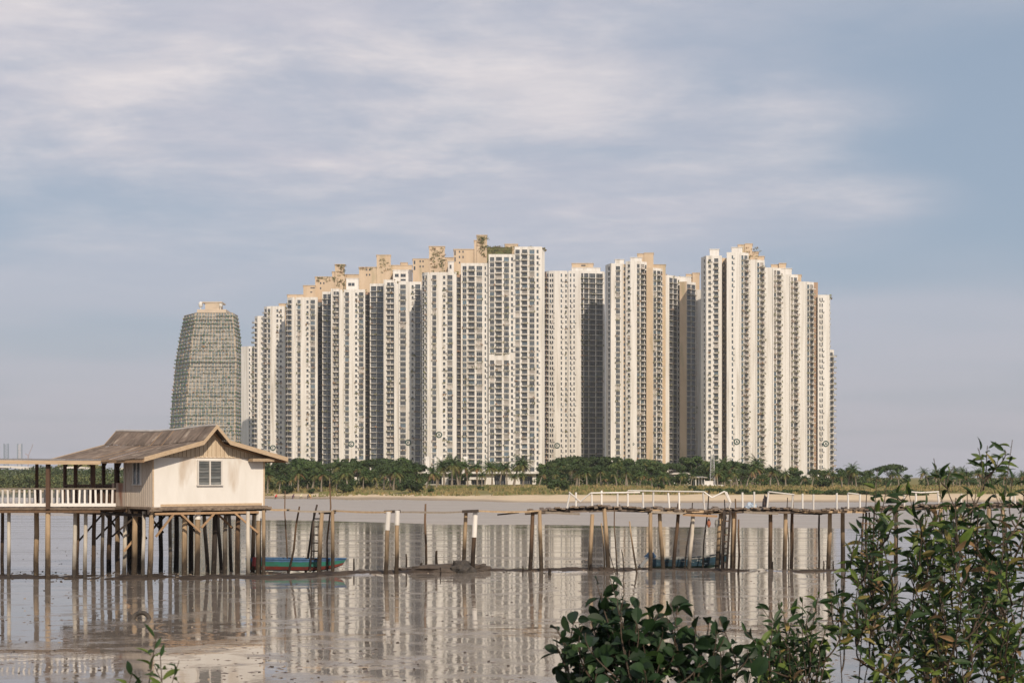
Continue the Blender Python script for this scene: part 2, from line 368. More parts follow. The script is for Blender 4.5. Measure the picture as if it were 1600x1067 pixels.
# ------------------------------------------------------------------ apartment towers
FH = 3.0
def window_mesh(kind, gmat, name):
    """unit opening: x 0..1 along the wall, z 0..1 up, y = depth in metres (negative = outwards)"""
    b = MB()
    b.box((0, 0.0, 0), (1, 0, 0), (0, 0.06, 0), (0, 0, 1), 1)                      # pane
    fw, fz = 0.035, 0.035
    b.box((0, -0.05, 0), (fw, 0, 0), (0, 0.05, 0), (0, 0, 1)); b.box((1 - fw, -0.05, 0), (fw, 0, 0), (0, 0.05, 0), (0, 0, 1))
    b.box((fw, -0.05, 0), (1 - 2 * fw, 0, 0), (0, 0.05, 0), (0, 0, fz)); b.box((fw, -0.05, 1 - fz), (1 - 2 * fw, 0, 0), (0, 0.05, 0), (0, 0, fz))
    for x in {'w': (0.5,), 'n': (), 'W': (0.34, 0.68), 'b': (0.25, 0.5, 0.75)}[kind]:
        b.box((x - 0.02, -0.045, fz), (0.04, 0, 0), (0, 0.045, 0), (0, 0, 1 - 2 * fz))
    if kind == 'W': b.box((fw, -0.04, 0.66), (1 - 2 * fw, 0, 0), (0, 0.04, 0), (0, 0, 0.035))
    return b.mesh(name, [FRAME, gmat])
WIN = {k: [window_mesh(k, g, 'window_' + k + str(i)) for i, g in enumerate(GL)] for k in 'wnWb'}
def balcony_mesh():
    b = MB(); d = -1.25
    b.box((-0.06, d, -0.16), (1.12, 0, 0), (0, -d - 0.02, 0), (0, 0, 0.16), 0)
    b.box((-0.06, d, 0.0), (1.12, 0, 0), (0, 0.10, 0), (0, 0, 0.42), 0)
    b.box((-0.06, d + 0.1, 0.0), (0.03, 0, 0), (0, -d - 0.12, 0), (0, 0, 0.42), 0); b.box((1.03, d + 0.1, 0.0), (0.03, 0, 0), (0, -d - 0.12, 0), (0, 0, 0.42), 0)
    b.box((-0.06, d + 0.02, 0.98), (1.12, 0, 0), (0, 0.05, 0), (0, 0, 0.06), 1)
    for i in range(7): b.box((-0.05 + i * 0.18, d + 0.03, 0.42), (0.02, 0, 0), (0, 0.03, 0), (0, 0, 0.56), 1)
    return b.mesh('balcony', [SLAB, RAIL])
BALC = balcony_mesh()
KIND = {'w': (0.85, 2.3), 'n': (0.7, 2.5), 'W': (0.5, 2.62), 'b': (0.15, 2.7), 'B': (0.15, 2.7), 'x': (0.5, 2.62), 'D': (0.14, 2.76)}
TH = 0.42
AC = mat('condenser_unit', (.42, .41, .39), .6, (.3, .29, .28), (1, 1, 1), .7)

class Tower:
    def __init__(s, name, label, px, Y, seed, group='white apartment towers behind the tree belt'):
        s.root = thing(name, (PX(px, Y), Y, 2.5), label, 'apartment tower', group)
        s.Y = Y; s.rng = random.Random(seed); s.wins = []; s.bals = []; s.plants = MB(); s.px = px
    def wing(s, pts, top, depth=13.0, wall=None, fh=FH, parapet=1.2, z0=1.0, plant=0.5, skip=(), Y=None, roof_plants=0, first=0, mats=None, pale=0):
        """pts = [(px, d, spec), ...]: plan polyline from left to right, d = metres behind the tower's front line,
        spec of the stretch that STARTS at that point: list of (u0, u1, kind) in pixels from the stretch's left end, or a wall keyword"""
        Y = Y or s.Y; wall = wall or WHITE; rng = s.rng; b = MB()
        P3 = [Vector((PX(p[0], Y + p[1]), Y + p[1], 0)) for p in pts]
        zt = PZ(top, Y)
        # core
        back = max(p[1] for p in pts) + depth
        core = [(v.x, v.y) for v in P3] + [(PX(pts[-1][0] - 0.4, Y + back), Y + back), (PX(pts[0][0] + 0.4, Y + back), Y + back)]
        b.prism(core, z0, zt - 0.9)
        nfl = int((zt - parapet - 4.0) / fh)
        for i in range(len(pts) - 1):
            A, B = P3[i], P3[i + 1]; d = B - A; L = d.length; u = d / L; nrm = Vector((u.y, -u.x, 0)); spec = pts[i][2]
            ppx = abs(pts[i + 1][0] - pts[i][0])
            if spec is None: continue
            mi = 0
            if isinstance(spec, str): mi = {'white': 0, 'beige': 1, 'brown': 2, 'red': 3}[spec]; spec = []
            elif spec and isinstance(spec[0], str): mi = {'white': 0, 'beige': 1, 'brown': 2, 'red': 3}[spec[0]]; spec = spec[1:]
            ops = [(a / ppx * L, c / ppx * L, k) for a, c, k in spec]
            # a convex corner at either end: close the notch by running the skin on by its own thickness
            e1 = 0.0
            if i + 1 < len(pts) - 1:
                d2 = (P3[i + 2] - B).normalized()
                if u.x * d2.y - u.y * d2.x > 0.05 and pts[i + 1][2] is not None: e1 = TH
            cur = 0.0
            for a, c, k in ops + [(L + e1, None, None)]:
                if a > cur + 0.02: b.box(A + u * cur + Vector((0, 0, z0)), u * (a - cur), nrm * TH, (0, 0, zt - z0), mi)
                if c is None: break
                cur = c
                if k == 'g': continue                                          # open groove
                s0, s1 = KIND[k]; zprev = None
                for fl in range(nfl):
                    zf = zt - parapet - (fl + 1) * fh
                    ztop = zt if fl == 0 else zf + fh + s0
                    if fl in skip:
                        b.box(A + u * a + Vector((0, 0, zf + s0)), u * (c - a), nrm * (TH - 0.01), (0, 0, ztop - zf - s0), mi); continue
                    b.box(A + u * a + Vector((0, 0, zf + s1)), u * (c - a), nrm * (TH - 0.004), (0, 0, ztop - zf - s1), mi)
                    w = c - a; o = A + u * a + nrm * 0.09 + Vector((0, 0, zf + s0))
                    Mx = Matrix(((u.x * w, -nrm.x, 0, o.x), (u.y * w, -nrm.y, 0, o.y), (0, 0, s1 - s0, o.z), (0, 0, 0, 1)))
                    r = rng.random(); kk = 'b' if k in 'bBD' else ('W' if k == 'x' else k)
                    gi = 0 if r < 0.50 else 1 if r < 0.84 else 2 if r < 0.90 else 3
                    if k == 'D': gi = 0 if r < .8 else 1  # bays in shade get darker panes, shade put into their colour
                    if pale: gi = 3 if r < pale else 1  # pale panes paint the bright reflections of the lit bays
                    s.wins.append((w * (s1 - s0) * abs(nrm.y), kk, gi, Mx))
                    if k in 'bB':
                        o2 = A + u * a + nrm * TH + Vector((0, 0, zf + s0))
                        dd = 1.0 if k == 'b' else 1.5
                        s.bals.append(Matrix(((u.x * w, -nrm.x * dd, 0, o2.x), (u.y * w, -nrm.y * dd, 0, o2.y), (0, 0, 1, o2.z), (0, 0, 0, 1))))
                        pd, pz = TH + 1.2 * dd, s0 + 0.42
                    elif k == 'W':
                        b.box(A + u * (a - 0.12) + nrm * TH + Vector((0, 0, zf + s0 - 0.32)), u * (w + 0.24), nrm * 0.55, (0, 0, 0.24), 0)
                        pd, pz = TH + 0.5, s0 - 0.05
                    elif k == 'D':
                        b.box(A + u * (a - 0.1) + nrm * TH + Vector((0, 0, zf + s0 - 0.22)), u * (w + 0.2), nrm * 0.9, (0, 0, 0.15), 0)
                        pd, pz = TH + .85, s0
                    elif k == 'w':
                        b.box(A + u * (a - 0.1) + nrm * TH + Vector((0, 0, zf + s0 - 0.16)), u * (w + 0.2), nrm * 0.30, (0, 0, 0.12), 0)
                        pd, pz = TH + 0.3, s0 - 0.02
                    else: pd = None
                    if k in 'wn' and rng.random() < .38:
                        b.box(A + u * (c + .12) + nrm * TH + Vector((0, 0, zf + s0 - .25 + rng.uniform(0, .4))), u * .75, nrm * .38, (0, 0, .55), 4)
                    if pd and rng.random() < plant * (1.0 if k != 'w' else 0.5):
                        s.plant(A + u * a + nrm * pd + Vector((0, 0, zf + pz)), u, nrm, w, rng)
        o = b.build('wall', mats or [wall, BEIGE, BROWNW, RED, AC], s.root)
        if roof_plants:
            for _ in range(roof_plants):
                i = rng.randrange(len(pts) - 1); q = P3[i].lerp(P3[i + 1], rng.random()) + Vector((0, rng.random() * 3, zt - 0.3))
                s.plant(q, Vector((1, 0, 0)), Vector((0, -1, 0)), 1.5, rng, big=1.6)
        return o
    def plant(s, o, u, n, w, rng, big=1.0):
        m = 0 if rng.random() < 0.72 else 1; k = rng.randint(7, 18); c = rng.random(); sp = rng.uniform(0.3, 0.9)
        for _ in range(k):
            t = min(1.05, max(-0.05, c + rng.gauss(0, sp))) * w
            p = o + u * t + n * rng.uniform(-0.1, 0.35) * big + Vector((0, 0, rng.uniform(-0.65, 0.4) * big))
            q = rng.uniform(0.2, 0.46) * big
            a = Vector((rng.uniform(-1, 1), rng.uniform(-1, 1), rng.uniform(-0.6, 0.6))).normalized() * q
            e = Vector((rng.uniform(-1, 1), rng.uniform(-1, 1), rng.uniform(-1, 1))).normalized() * q * 0.8
            s.plants.face((p - a, p + e, p + a, p - e), m)
    def block(s, x0, x1, top, d0, depth=9.0, m=None, side=0.0, z_low=None, wins=None, Y=None):
        """plain penthouse / stair / lift block; side = metres its right face turns back"""
        Y = Y or s.Y; b = MB(); zt = PZ(top, Y + d0)
        poly = [(PX(x0, Y + d0), Y + d0), (PX(x1, Y + d0), Y + d0), (PX(x1 - 0.3, Y + d0 + depth), Y + d0 + depth), (PX(x0 + 0.3, Y + d0 + depth), Y + d0 + depth)]
        zl = z_low if z_low is not None else 2.0
        b.prism(poly, zl, zt)
        e = 0.25                                                              # coping
        b.prism([(poly[0][0] - e, poly[0][1] - e), (poly[1][0] + e, poly[1][1] - e), (poly[2][0] + e, poly[2][1]), (poly[3][0] - e, poly[3][1])], zt + 0.003, zt + 0.3)
        b.build('penthouse', m or BEIGE, s.root)
        for (wx0, wx1, wy0, wy1) in wins or ():
            o = Vector((PX(wx0, Y + d0), Y + d0 - 0.03, PZ(wy1, Y + d0))); w = PX(wx1, Y + d0) - PX(wx0, Y + d0); h = PZ(wy0, Y + d0) - PZ(wy1, Y + d0)
            s.wins.append((w * h, 'w', 0, Matrix(((w, 0, 0, o.x), (0, 1, 0, o.y), (0, 0, h, o.z), (0, 0, 0, 1)))))
    def ivy(s, x0, x1, top, bot, d, n, Y=None):
        Y = Y or s.Y; rng = s.rng
        for _ in range(n):
            q = P(rng.uniform(x0, x1), 0, Y + d - 0.25); q.z = PZ(top + 1.2 + (bot - top - 1.2) * rng.random() ** 1.3, Y + d)
            s.plant(q, Vector((1, 0, 0)), Vector((0, -1, 0)), 1.2, rng, .75)
    def logo(s, px, py, letter, d=0.0, Y=None):
        Y = (Y or s.Y) + d - TH - 0.03; c = P(px, py, Y); b = MB()
        def ring(r0, r1, y0, y1, m, n=28):
            for i in range(n):
                a, e = 2 * math.pi * i / n, 2 * math.pi * (i + 1) / n
                pts = lambda r, y: [Vector((c.x + r * math.cos(t), Y + y, c.z + r * math.sin(t))) for t in (a, e)]
                o1, o2 = pts(r1, y0); 
                if r0 > 0:
                    i1, i2 = pts(r0, y0); b.face((i1, o1, o2, i2), m)
                else: b.face((Vector((c.x, Y + y0, c.z)), o1, o2), m)
                q1, q2 = pts(r1, y1); b.face((o2, o1, q1, q2), m)
        ring(1.05, 1.65, -0.16, 0.1, 1); ring(0, 1.06, -0.10, 0.1, 0)
        def st(x0, z0, x1, z1): b.bar(c + Vector((x0, -0.16, z0)), c + Vector((x1, -0.16, z1)), 0.30, 0.1, 1, up=(0, 1, 0))
        def arc(cx, cz, r, a0, a1, n=10):
            pp = [(cx + r * math.cos(R(a0 + (a1 - a0) * i / n)), cz + r * math.sin(R(a0 + (a1 - a0) * i / n))) for i in range(n + 1)]
            for (x0, z0), (x1, z1) in zip(pp, pp[1:]): st(x0, z0, x1, z1)
        if letter == 'A': st(-0.5, -0.65, 0, 0.7); st(0, 0.7, 0.5, -0.65); st(-0.3, -0.2, 0.3, -0.2)
        elif letter == 'B': st(-0.35, -0.6, -0.35, 0.6); arc(-0.2, 0.3, 0.3, 90, -90); arc(-0.2, -0.3, 0.3, 90, -90)
        elif letter == 'C': arc(0.05, 0, 0.55, 45, 315)
        elif letter == 'D': st(-0.35, -0.6, -0.35, 0.6); arc(-0.3, 0, 0.6, 90, -90)
        elif letter == 'G': arc(0.05, 0, 0.55, 45, 360); st(0.6, 0, 0.1, 0)
        b.build('letter_sign', [WHITE, mat('sign_green', (0.018, 0.06, 0.045), 0.5)], s.root)
    def finish(s):
        s.wins.sort(key=lambda t: -t[0])
        for a, k, gi, Mx in s.wins[:300]: put('window', WIN[k][gi], s.root, Mx)
        rest = s.wins[300:]
        if rest:
            b = MB()
            for a, k, gi, Mx in rest:
                b.box(Mx @ Vector((0, 0, 0)), Mx.to_3x3() @ Vector((1, 0, 0)), Mx.to_3x3() @ Vector((0, 0.06, 0)), Mx.to_3x3() @ Vector((0, 0, 1)), min(gi, 2))
                b.box(Mx @ Vector((0.47, -0.05, 0)), Mx.to_3x3() @ Vector((0.06, 0, 0)), Mx.to_3x3() @ Vector((0, 0.05, 0)), Mx.to_3x3() @ Vector((0, 0, 1)), 3)
            tag(b.build('small_windows', GL[:3] + [FRAME], s.root), kind='stuff')
        s.bals.sort(key=lambda M: -M.to_3x3().col[0].length)
        for Mx in s.bals[:300]: put('balcony', BALC, s.root, Mx)
        if len(s.bals) > 300:
            b = MB()
            for Mx in s.bals[300:]:
                m3 = Mx.to_3x3()
                b.box(Mx @ Vector((-0.06, -1.25, -0.16)), m3 @ Vector((1.12, 0, 0)), m3 @ Vector((0, 1.23, 0)), (0, 0, 0.16))
                b.box(Mx @ Vector((-0.06, -1.25, 0)), m3 @ Vector((1.12, 0, 0)), m3 @ Vector((0, 0.1, 0)), (0, 0, 0.42))
            tag(b.build('small_balconies', SLAB, s.root), kind='stuff')
        if s.plants.f: tag(s.plants.build('balcony_plants', [PLANT_G, PLANT_R], s.root), kind='stuff')

# px-based plan of every tower, left to right; d = metres behind the front line
t = Tower('apartment_tower', 'low white apartment tower just right of the green tapered tower', 390, 950, 1)
t.wing([(377.5, 3, []), (388.5, 0, [(0.6, 2.4, 'n'), (5, 9, 'W')]), (399, 0.5, [(0.3, 3.6, 'b')]), (403, 4, None), (408, 12, None)], 541, plant=0.8, roof_plants=4)
t.finish()

t = Tower('apartment_tower', 'white apartment tower with blank strip and paired windows, behind the house roof', 425, 842, 2)
t.wing([(399.0, 9, [(0.3, 3.2, 'B')]), (403.0, 6, []), (413.6, 6, None)], 492, plant=0.8, Y=842)
t.wing([(413.6, 3, [(0.3, 3.8, 'b')]), (418, 0.5, [(0.4, 4.6, 'W')]), (423.5, 0, [(8.5, 11.5, 'w'), (14, 16.8, 'w')]), (444, 0, []), (445, 7, ['red', (0.4, 4.4, 'D')]), (450, 9, None)], 478.5, plant=0.6, roof_plants=3)
t.block(436, 447, 475, 6); t.logo(426.5, 699.5, 'C'); t.finish()

t = Tower('apartment_tower', 'white apartment tower with vertical groove at the right gable tip of the house', 475, 808, 3)
t.wing([(449.7, 3, [(0.8, 6.6, 'b')]), (457, 0.5, []), (460.2, 0.5, [(0.2, 2.6, 'g')]), (463.8, 0.2, [(0.6, 6, 'W')]), (470.2, 0, [(8.7, 12, 'w'), (15, 22, 'W')]), (495.2, 0, []), (495.8, 10, ['red', (0.6, 7.6, 'D')]), (504, 11, None)], 464.5, plant=0.8, roof_plants=4)
t.block(449, 474, 461, 7, wins=()); t.block(474, 493, 446.5, 9, wins=[(485, 492, 449, 450.6), (485, 488, 455.5, 457.5)]); t.finish()

t = Tower('apartment_tower', 'white apartment tower lettered C near its foot, left of the lettered B tower', 537, 785, 4)
t.wing([(504, 15, [(1.2, 7.0, 'D'), (7.8, 13.9, 'D')]), (518.2, 14, []), (518.4, 1.5, []), (520.5, 2.5, [(0.6, 4.2, 'b'), (5, 8.6, 'b')]), (530, 2.5, None)], 450.5, plant=0.65, roof_plants=3)
t.wing([(530, 0.4, []), (534.8, 0.4, [(0.3, 3, 'g')]), (538.3, 0.2, [(0.7, 7.0, 'W')]), (546, 0, [(9, 12, 'w'), (15, 22, 'W')]), (569.3, 0, []), (569.8, 11, ['red', (0.6, 7.8, 'D')]), (578.2, 12, None)], 452.5, plant=0.65, roof_plants=6)
t.block(492.5, 524, 433, 37, wins=[(500, 502, 441, 444), (505, 507, 441, 444), (500, 502, 449, 452)]); t.ivy(494, 524, 432, 440, 37, 26)
t.block(523.5, 538.5, 413.5, 36.5); t.ivy(524, 538.5, 413, 450, 36.5, 60); t.block(519, 523.4, 425, 37.5, m=BEIGE); t.block(538.6, 561, 429.5, 39)
t.block(541, 561, 435.5, 20, m=WHITE, wins=[(544, 549, 442, 447), (549.5, 554, 442, 447)]); t.logo(549, 693.5, 'C'); t.finish()

t = Tower('apartment_tower', 'white apartment tower lettered B near its foot, with shaded balcony bays', 617, 770, 5)
t.wing([(578.2, 18, [(1.6, 10, 'D'), (11, 21.8, 'D')]), (600.4, 17, []), (600.7, 1.5, []), (604, 2.5, [(0.8, 5.6, 'b'), (6.4, 11.2, 'b')]), (616, 2.5, None)], 436.5, plant=0.6, roof_plants=3)
t.wing([(616, 0.4, []), (620.2, 0.4, [(0.3, 2.8, 'g')]), (623.5, 0.2, [(1.8, 10.6, 'W')]), (634.6, 0, [(8.6, 11.6, 'w'), (14.2, 22.2, 'D')]), (657.2, 0, []), (657.7, 11, [(0.4, 3, 'D')]), (661, 11.5, None)], 440.5, plant=0.45, roof_plants=4)
t.block(561, 588.5, 418, 34, wins=[(572, 574, 420, 423), (576.5, 578.5, 420, 423), (572, 574, 428, 431), (576.5, 578.5, 428, 431)]); t.ivy(562, 588, 417, 421, 34, 10)
t.block(588.5, 610.5, 399, 33.5); t.ivy(590, 610, 400, 430, 33.5, 16); t.block(610.6, 644, 415, 36); t.block(626, 637, 411, 36.6)
t.block(614, 644.5, 422.5, 26, m=WHITE, wins=[(617, 623, 428, 433), (626, 634, 428, 433), (626, 634, 436, 439)]); t.logo(637.8, 691, 'B'); t.finish()

t = Tower('apartment_tower', 'white apartment tower lettered A near its foot, left of the broad balcony tower', 686, 741, 6)
t.wing([(660.5, 4.5, [(0.4, 3.4, 'x')]), (664.3, 1.4, [(0.3, 3.4, 'W')]), (668, 0.3, []), (671, 0.3, [(0.2, 1.6, 'g')]), (673, 0.2, [(2.5, 8.8, 'W')]), (682, 0, [(10.2, 13.8, 'w'), (17, 25, 'W')]), (708, 0, []), (712, 0, []), (712.5, 8, ['red', (0.8, 6.4, 'D')]), (720, 9, None)], 425.5, plant=0.6, roof_plants=7)
t.block(645, 670.5, 405, 46, wins=[(646.5, 649, 407.5, 413), (646.5, 649, 416, 422), (655.5, 657.5, 407, 410), (660, 662, 407, 410), (655.5, 657.5, 415, 418), (660, 662, 415, 418)])
t.block(670.5, 695, 385.5, 45.5); t.ivy(671, 695, 386, 425, 45.5, 70); t.block(695.1, 709, 403, 47); t.block(700, 709.3, 409, 30, m=WHITE, wins=[(702.5, 705.5, 414, 420)])
t.logo(686, 679, 'A'); t.finish()

t = Tower('apartment_tower', 'broad white apartment tower with balcony rows and planted roof edge, widest of the towers', 783, 746, 7)
t.wing([(720.3, 2, [(2.6, 8.6, 'W'), (11.8, 21.2, 'b'), (24.2, 33, 'W'), (37, 39, 'n')]), (761.8, 2, []), (762.3, 4.5, ['red']), (763.5, 4.5, None)], 410.5, plant=0.42)
t.wing([(763.5, 0, [(2, 8.6, 'W'), (11.5, 20.6, 'b'), (24, 31.6, 'W'), (35, 38, 'n')]), (804, 0, None)], 397.5, plant=0.5, skip=(17,), roof_plants=10)
t.wing([(804, 0, [(1.2, 8, 'W'), (11.6, 19.8, 'b'), (23.2, 31, 'W'), (34.4, 37.4, 'n')]), (845.7, 0, []), (846.2, 6, []), (850, 8, None)], 385.8, plant=0.5, roof_plants=10)
t.block(709, 729.5, 390, 26, wins=[(710, 712, 391.5, 399), (710, 712, 402, 409), (717, 719, 392, 395), (722.5, 724.5, 392, 395), (717, 719, 400, 403.5), (722.5, 724.5, 400, 403.5), (717, 719, 409, 412)])
t.block(729.5, 745, 390, 26.6); t.block(745, 761, 368, 25); t.block(741, 745, 376, 25.6); t.ivy(746, 761, 369, 400, 25, 60)
t.block(761, 800, 387.5, 8, m=mat('roof_garden', (0.10, 0.115, 0.04), 0.9, (0.16, 0.14, 0.06), (1, 1, 1), 0.4)); t.ivy(761, 812, 384, 394, 6, 60); t.block(789, 809, 382, 14); t.finish()

t = Tower('apartment_tower', 'white apartment tower lettered C in a ring, its right face in deep shade', 896, 826, 8)
t.wing([(850.2, 7, ['red', (0.5, 3.6, 'b')]), (854, 3, [(0.4, 3.6, 'b')]), (858.2, 1.5, [(1.0, 3.2, 'n'), (4.2, 6.6, 'n')]), (866, 0.6, [(10, 12, 'n'), (17, 19.4, 'w')]), (886.2, 1.0, [(0.2, 1.8, 'g')]), (888.4, 0.6, [(2.1, 4.1, 'n'), (7.6, 9.6, 'n')]), (906.5, 0, [(1.2, 4.6, 'D'), (5.8, 12.6, 'D'), (13.8, 23.4, 'D'), (24.8, 35, 'D')]), (943.2, 3.5, []), (944.5, 12, None)], 423, plant=0.75)
t.block(846, 851, 427, 12); t.block(893.5, 927, 412, 8, wins=[(908, 915, 414, 416)]); t.block(893, 938, 419, 6, m=WHITE); t.logo(870.5, 696, 'C', 0.6); t.finish()

t = Tower('apartment_tower', 'white apartment tower lettered D, with tan blades and small balconies on its right', 990, 786, 9)
t.wing([(947, 7, []), (950.6, 4, [(0.4, 3.4, 'x')]), (955, 0.5, [(7.2, 13.6, 'W')]), (969.4, 0.5, []), (973.4, 3.0, ['beige', (0.8, 3.2, 'n')]), (978, 3, None)], 411.5, plant=0.6)
t.wing([(978, 1.5, [(3, 6.8, 'w')]), (985.3, 0, []), (993.3, 0, [(1.2, 5.6, 'W'), (7.2, 12.6, 'b'), (13.8, 16.2, 'n')]), (1010, 4, None)], 408, plant=0.75)
t.wing([(1010, 1.5, 'beige'), (1019.2, 1.0, [(1.0, 5.6, 'W'), (6.8, 12, 'b'), (12.8, 15, 'n')]), (1034.3, 4.5, None)], 418, plant=0.8)
t.block(961, 975, 406, 3, m=WHITE); t.block(985, 1003, 403, 3, m=WHITE); t.block(996, 1006.5, 397, 7); t.block(1006.5, 1021, 395.8, 6.5); t.block(1021, 1040, 414, 9); t.logo(990, 693.7, 'D', 0.2); t.finish()

t = Tower('apartment_tower', 'narrow shaded apartment tower squeezed between the lettered D and A towers', 1064, 796, 10)
t.wing([(1034.3, 0, []), (1044.3, 0, [(0.6, 6.2, 'D'), (7, 12.8, 'D')]), (1057.5, 5, [(1.0, 4, 'w')]), (1062.3, 6.5, None)], 430, plant=0.6, roof_plants=6)
t.wing([(1062.3, 2.5, 'beige'), (1072, 1, [(0.6, 6.6, 'D'), (7.4, 13.7, 'D')]), (1086.3, 6, None)], 439.5, plant=0.5)
t.wing([(1086.3, 9, []), (1097, 7, None)], 450, plant=0.4)
t.block(1061, 1080, 433, 6, m=WHITE); t.block(1072, 1082, 429, 11); t.block(1082, 1093, 427, 10); t.finish()

t = Tower('apartment_tower', 'tall white slab tower with bare wall blades, stepped roofline, rightmost of the towers', 1200, 757, 11)
t.wing([(1096.5, 8, [(4.0, 6.0, 'n')]), (1104.2, 1.5, [(2.4, 6.4, 'w'), (11.4, 18, 'b')]), (1126.4, 1.5, []), (1127, 9, ['beige', (2.5, 4.6, 'n')]), (1135.3, 10, None)], 399, plant=0.5)
t.wing([(1135.3, 0, [(7.8, 10, 'n')]), (1155.2, 0, [(0.2, 1.0, 'g')]), (1156.4, 0, [(1.2, 4.6, 'W'), (5.8, 10.8, 'B')]), (1169, 2.6, None)], 394.5, plant=0.95, pale=.85)
t.wing([(1169, 2, []), (1180.3, 2, [(0.2, 0.9, 'g')]), (1181.4, 2, [(1, 4.4, 'W'), (5.6, 10.6, 'B')]), (1194, 4.6, None)], 405, plant=0.95, pale=.85)
t.wing([(1194, 4, []), (1206.4, 4, [(0.2, 0.9, 'g')]), (1207.5, 4, [(1, 4.6, 'W'), (5.8, 10.8, 'B')]), (1220, 6.6, None)], 416.5, plant=0.95, pale=.85)
t.wing([(1220, 6, []), (1232.8, 6, [(0.2, 0.9, 'g')]), (1234, 6, [(1, 4.6, 'W'), (5.8, 10.6, 'B')]), (1246, 8.6, None)], 426.5, plant=0.95, pale=.85)
t.wing([(1246, 8, []), (1258.6, 8, [(0.2, 0.9, 'g')]), (1259.6, 8, [(0.8, 4.2, 'W'), (5.2, 10, 'B')]), (1271, 10.6, ['brown']), (1277.5, 11, None)], 437, plant=.9, pale=.3)
t.wing([(1277.5, 9, [(2.6, 4.2, 'n'), (6, 7.8, 'n')]), (1294.5, 9, [(0.2, 1.2, 'n')]), (1296, 16, None)], 457.5, plant=0.5, roof_plants=5)
t.wing([(1294, 22, [(1.5, 6.6, 'B')]), (1302, 26, None)], 540, plant=0.8)
t.block(1109, 1123.5, 390, 5, m=WHITE); t.block(1143, 1160, 387, 4, m=WHITE); t.block(1153, 1164, 383, 9); t.block(1164, 1175.5, 381.5, 8.5); t.ivy(1164, 1186, 385, 405, 8.4, 24); t.block(1175.5, 1185, 394, 10); t.block(1185, 1194, 401, 11)
t.block(1205, 1217, 414, 12); t.block(1217, 1228, 412, 11); t.block(1220.5, 1237, 420, 9, m=WHITE); t.block(1237, 1252, 430, 14)
t.logo(1151.2, 690, 'A', 0.0); t.logo(1290.3, 693, 'A', 9); t.finish()

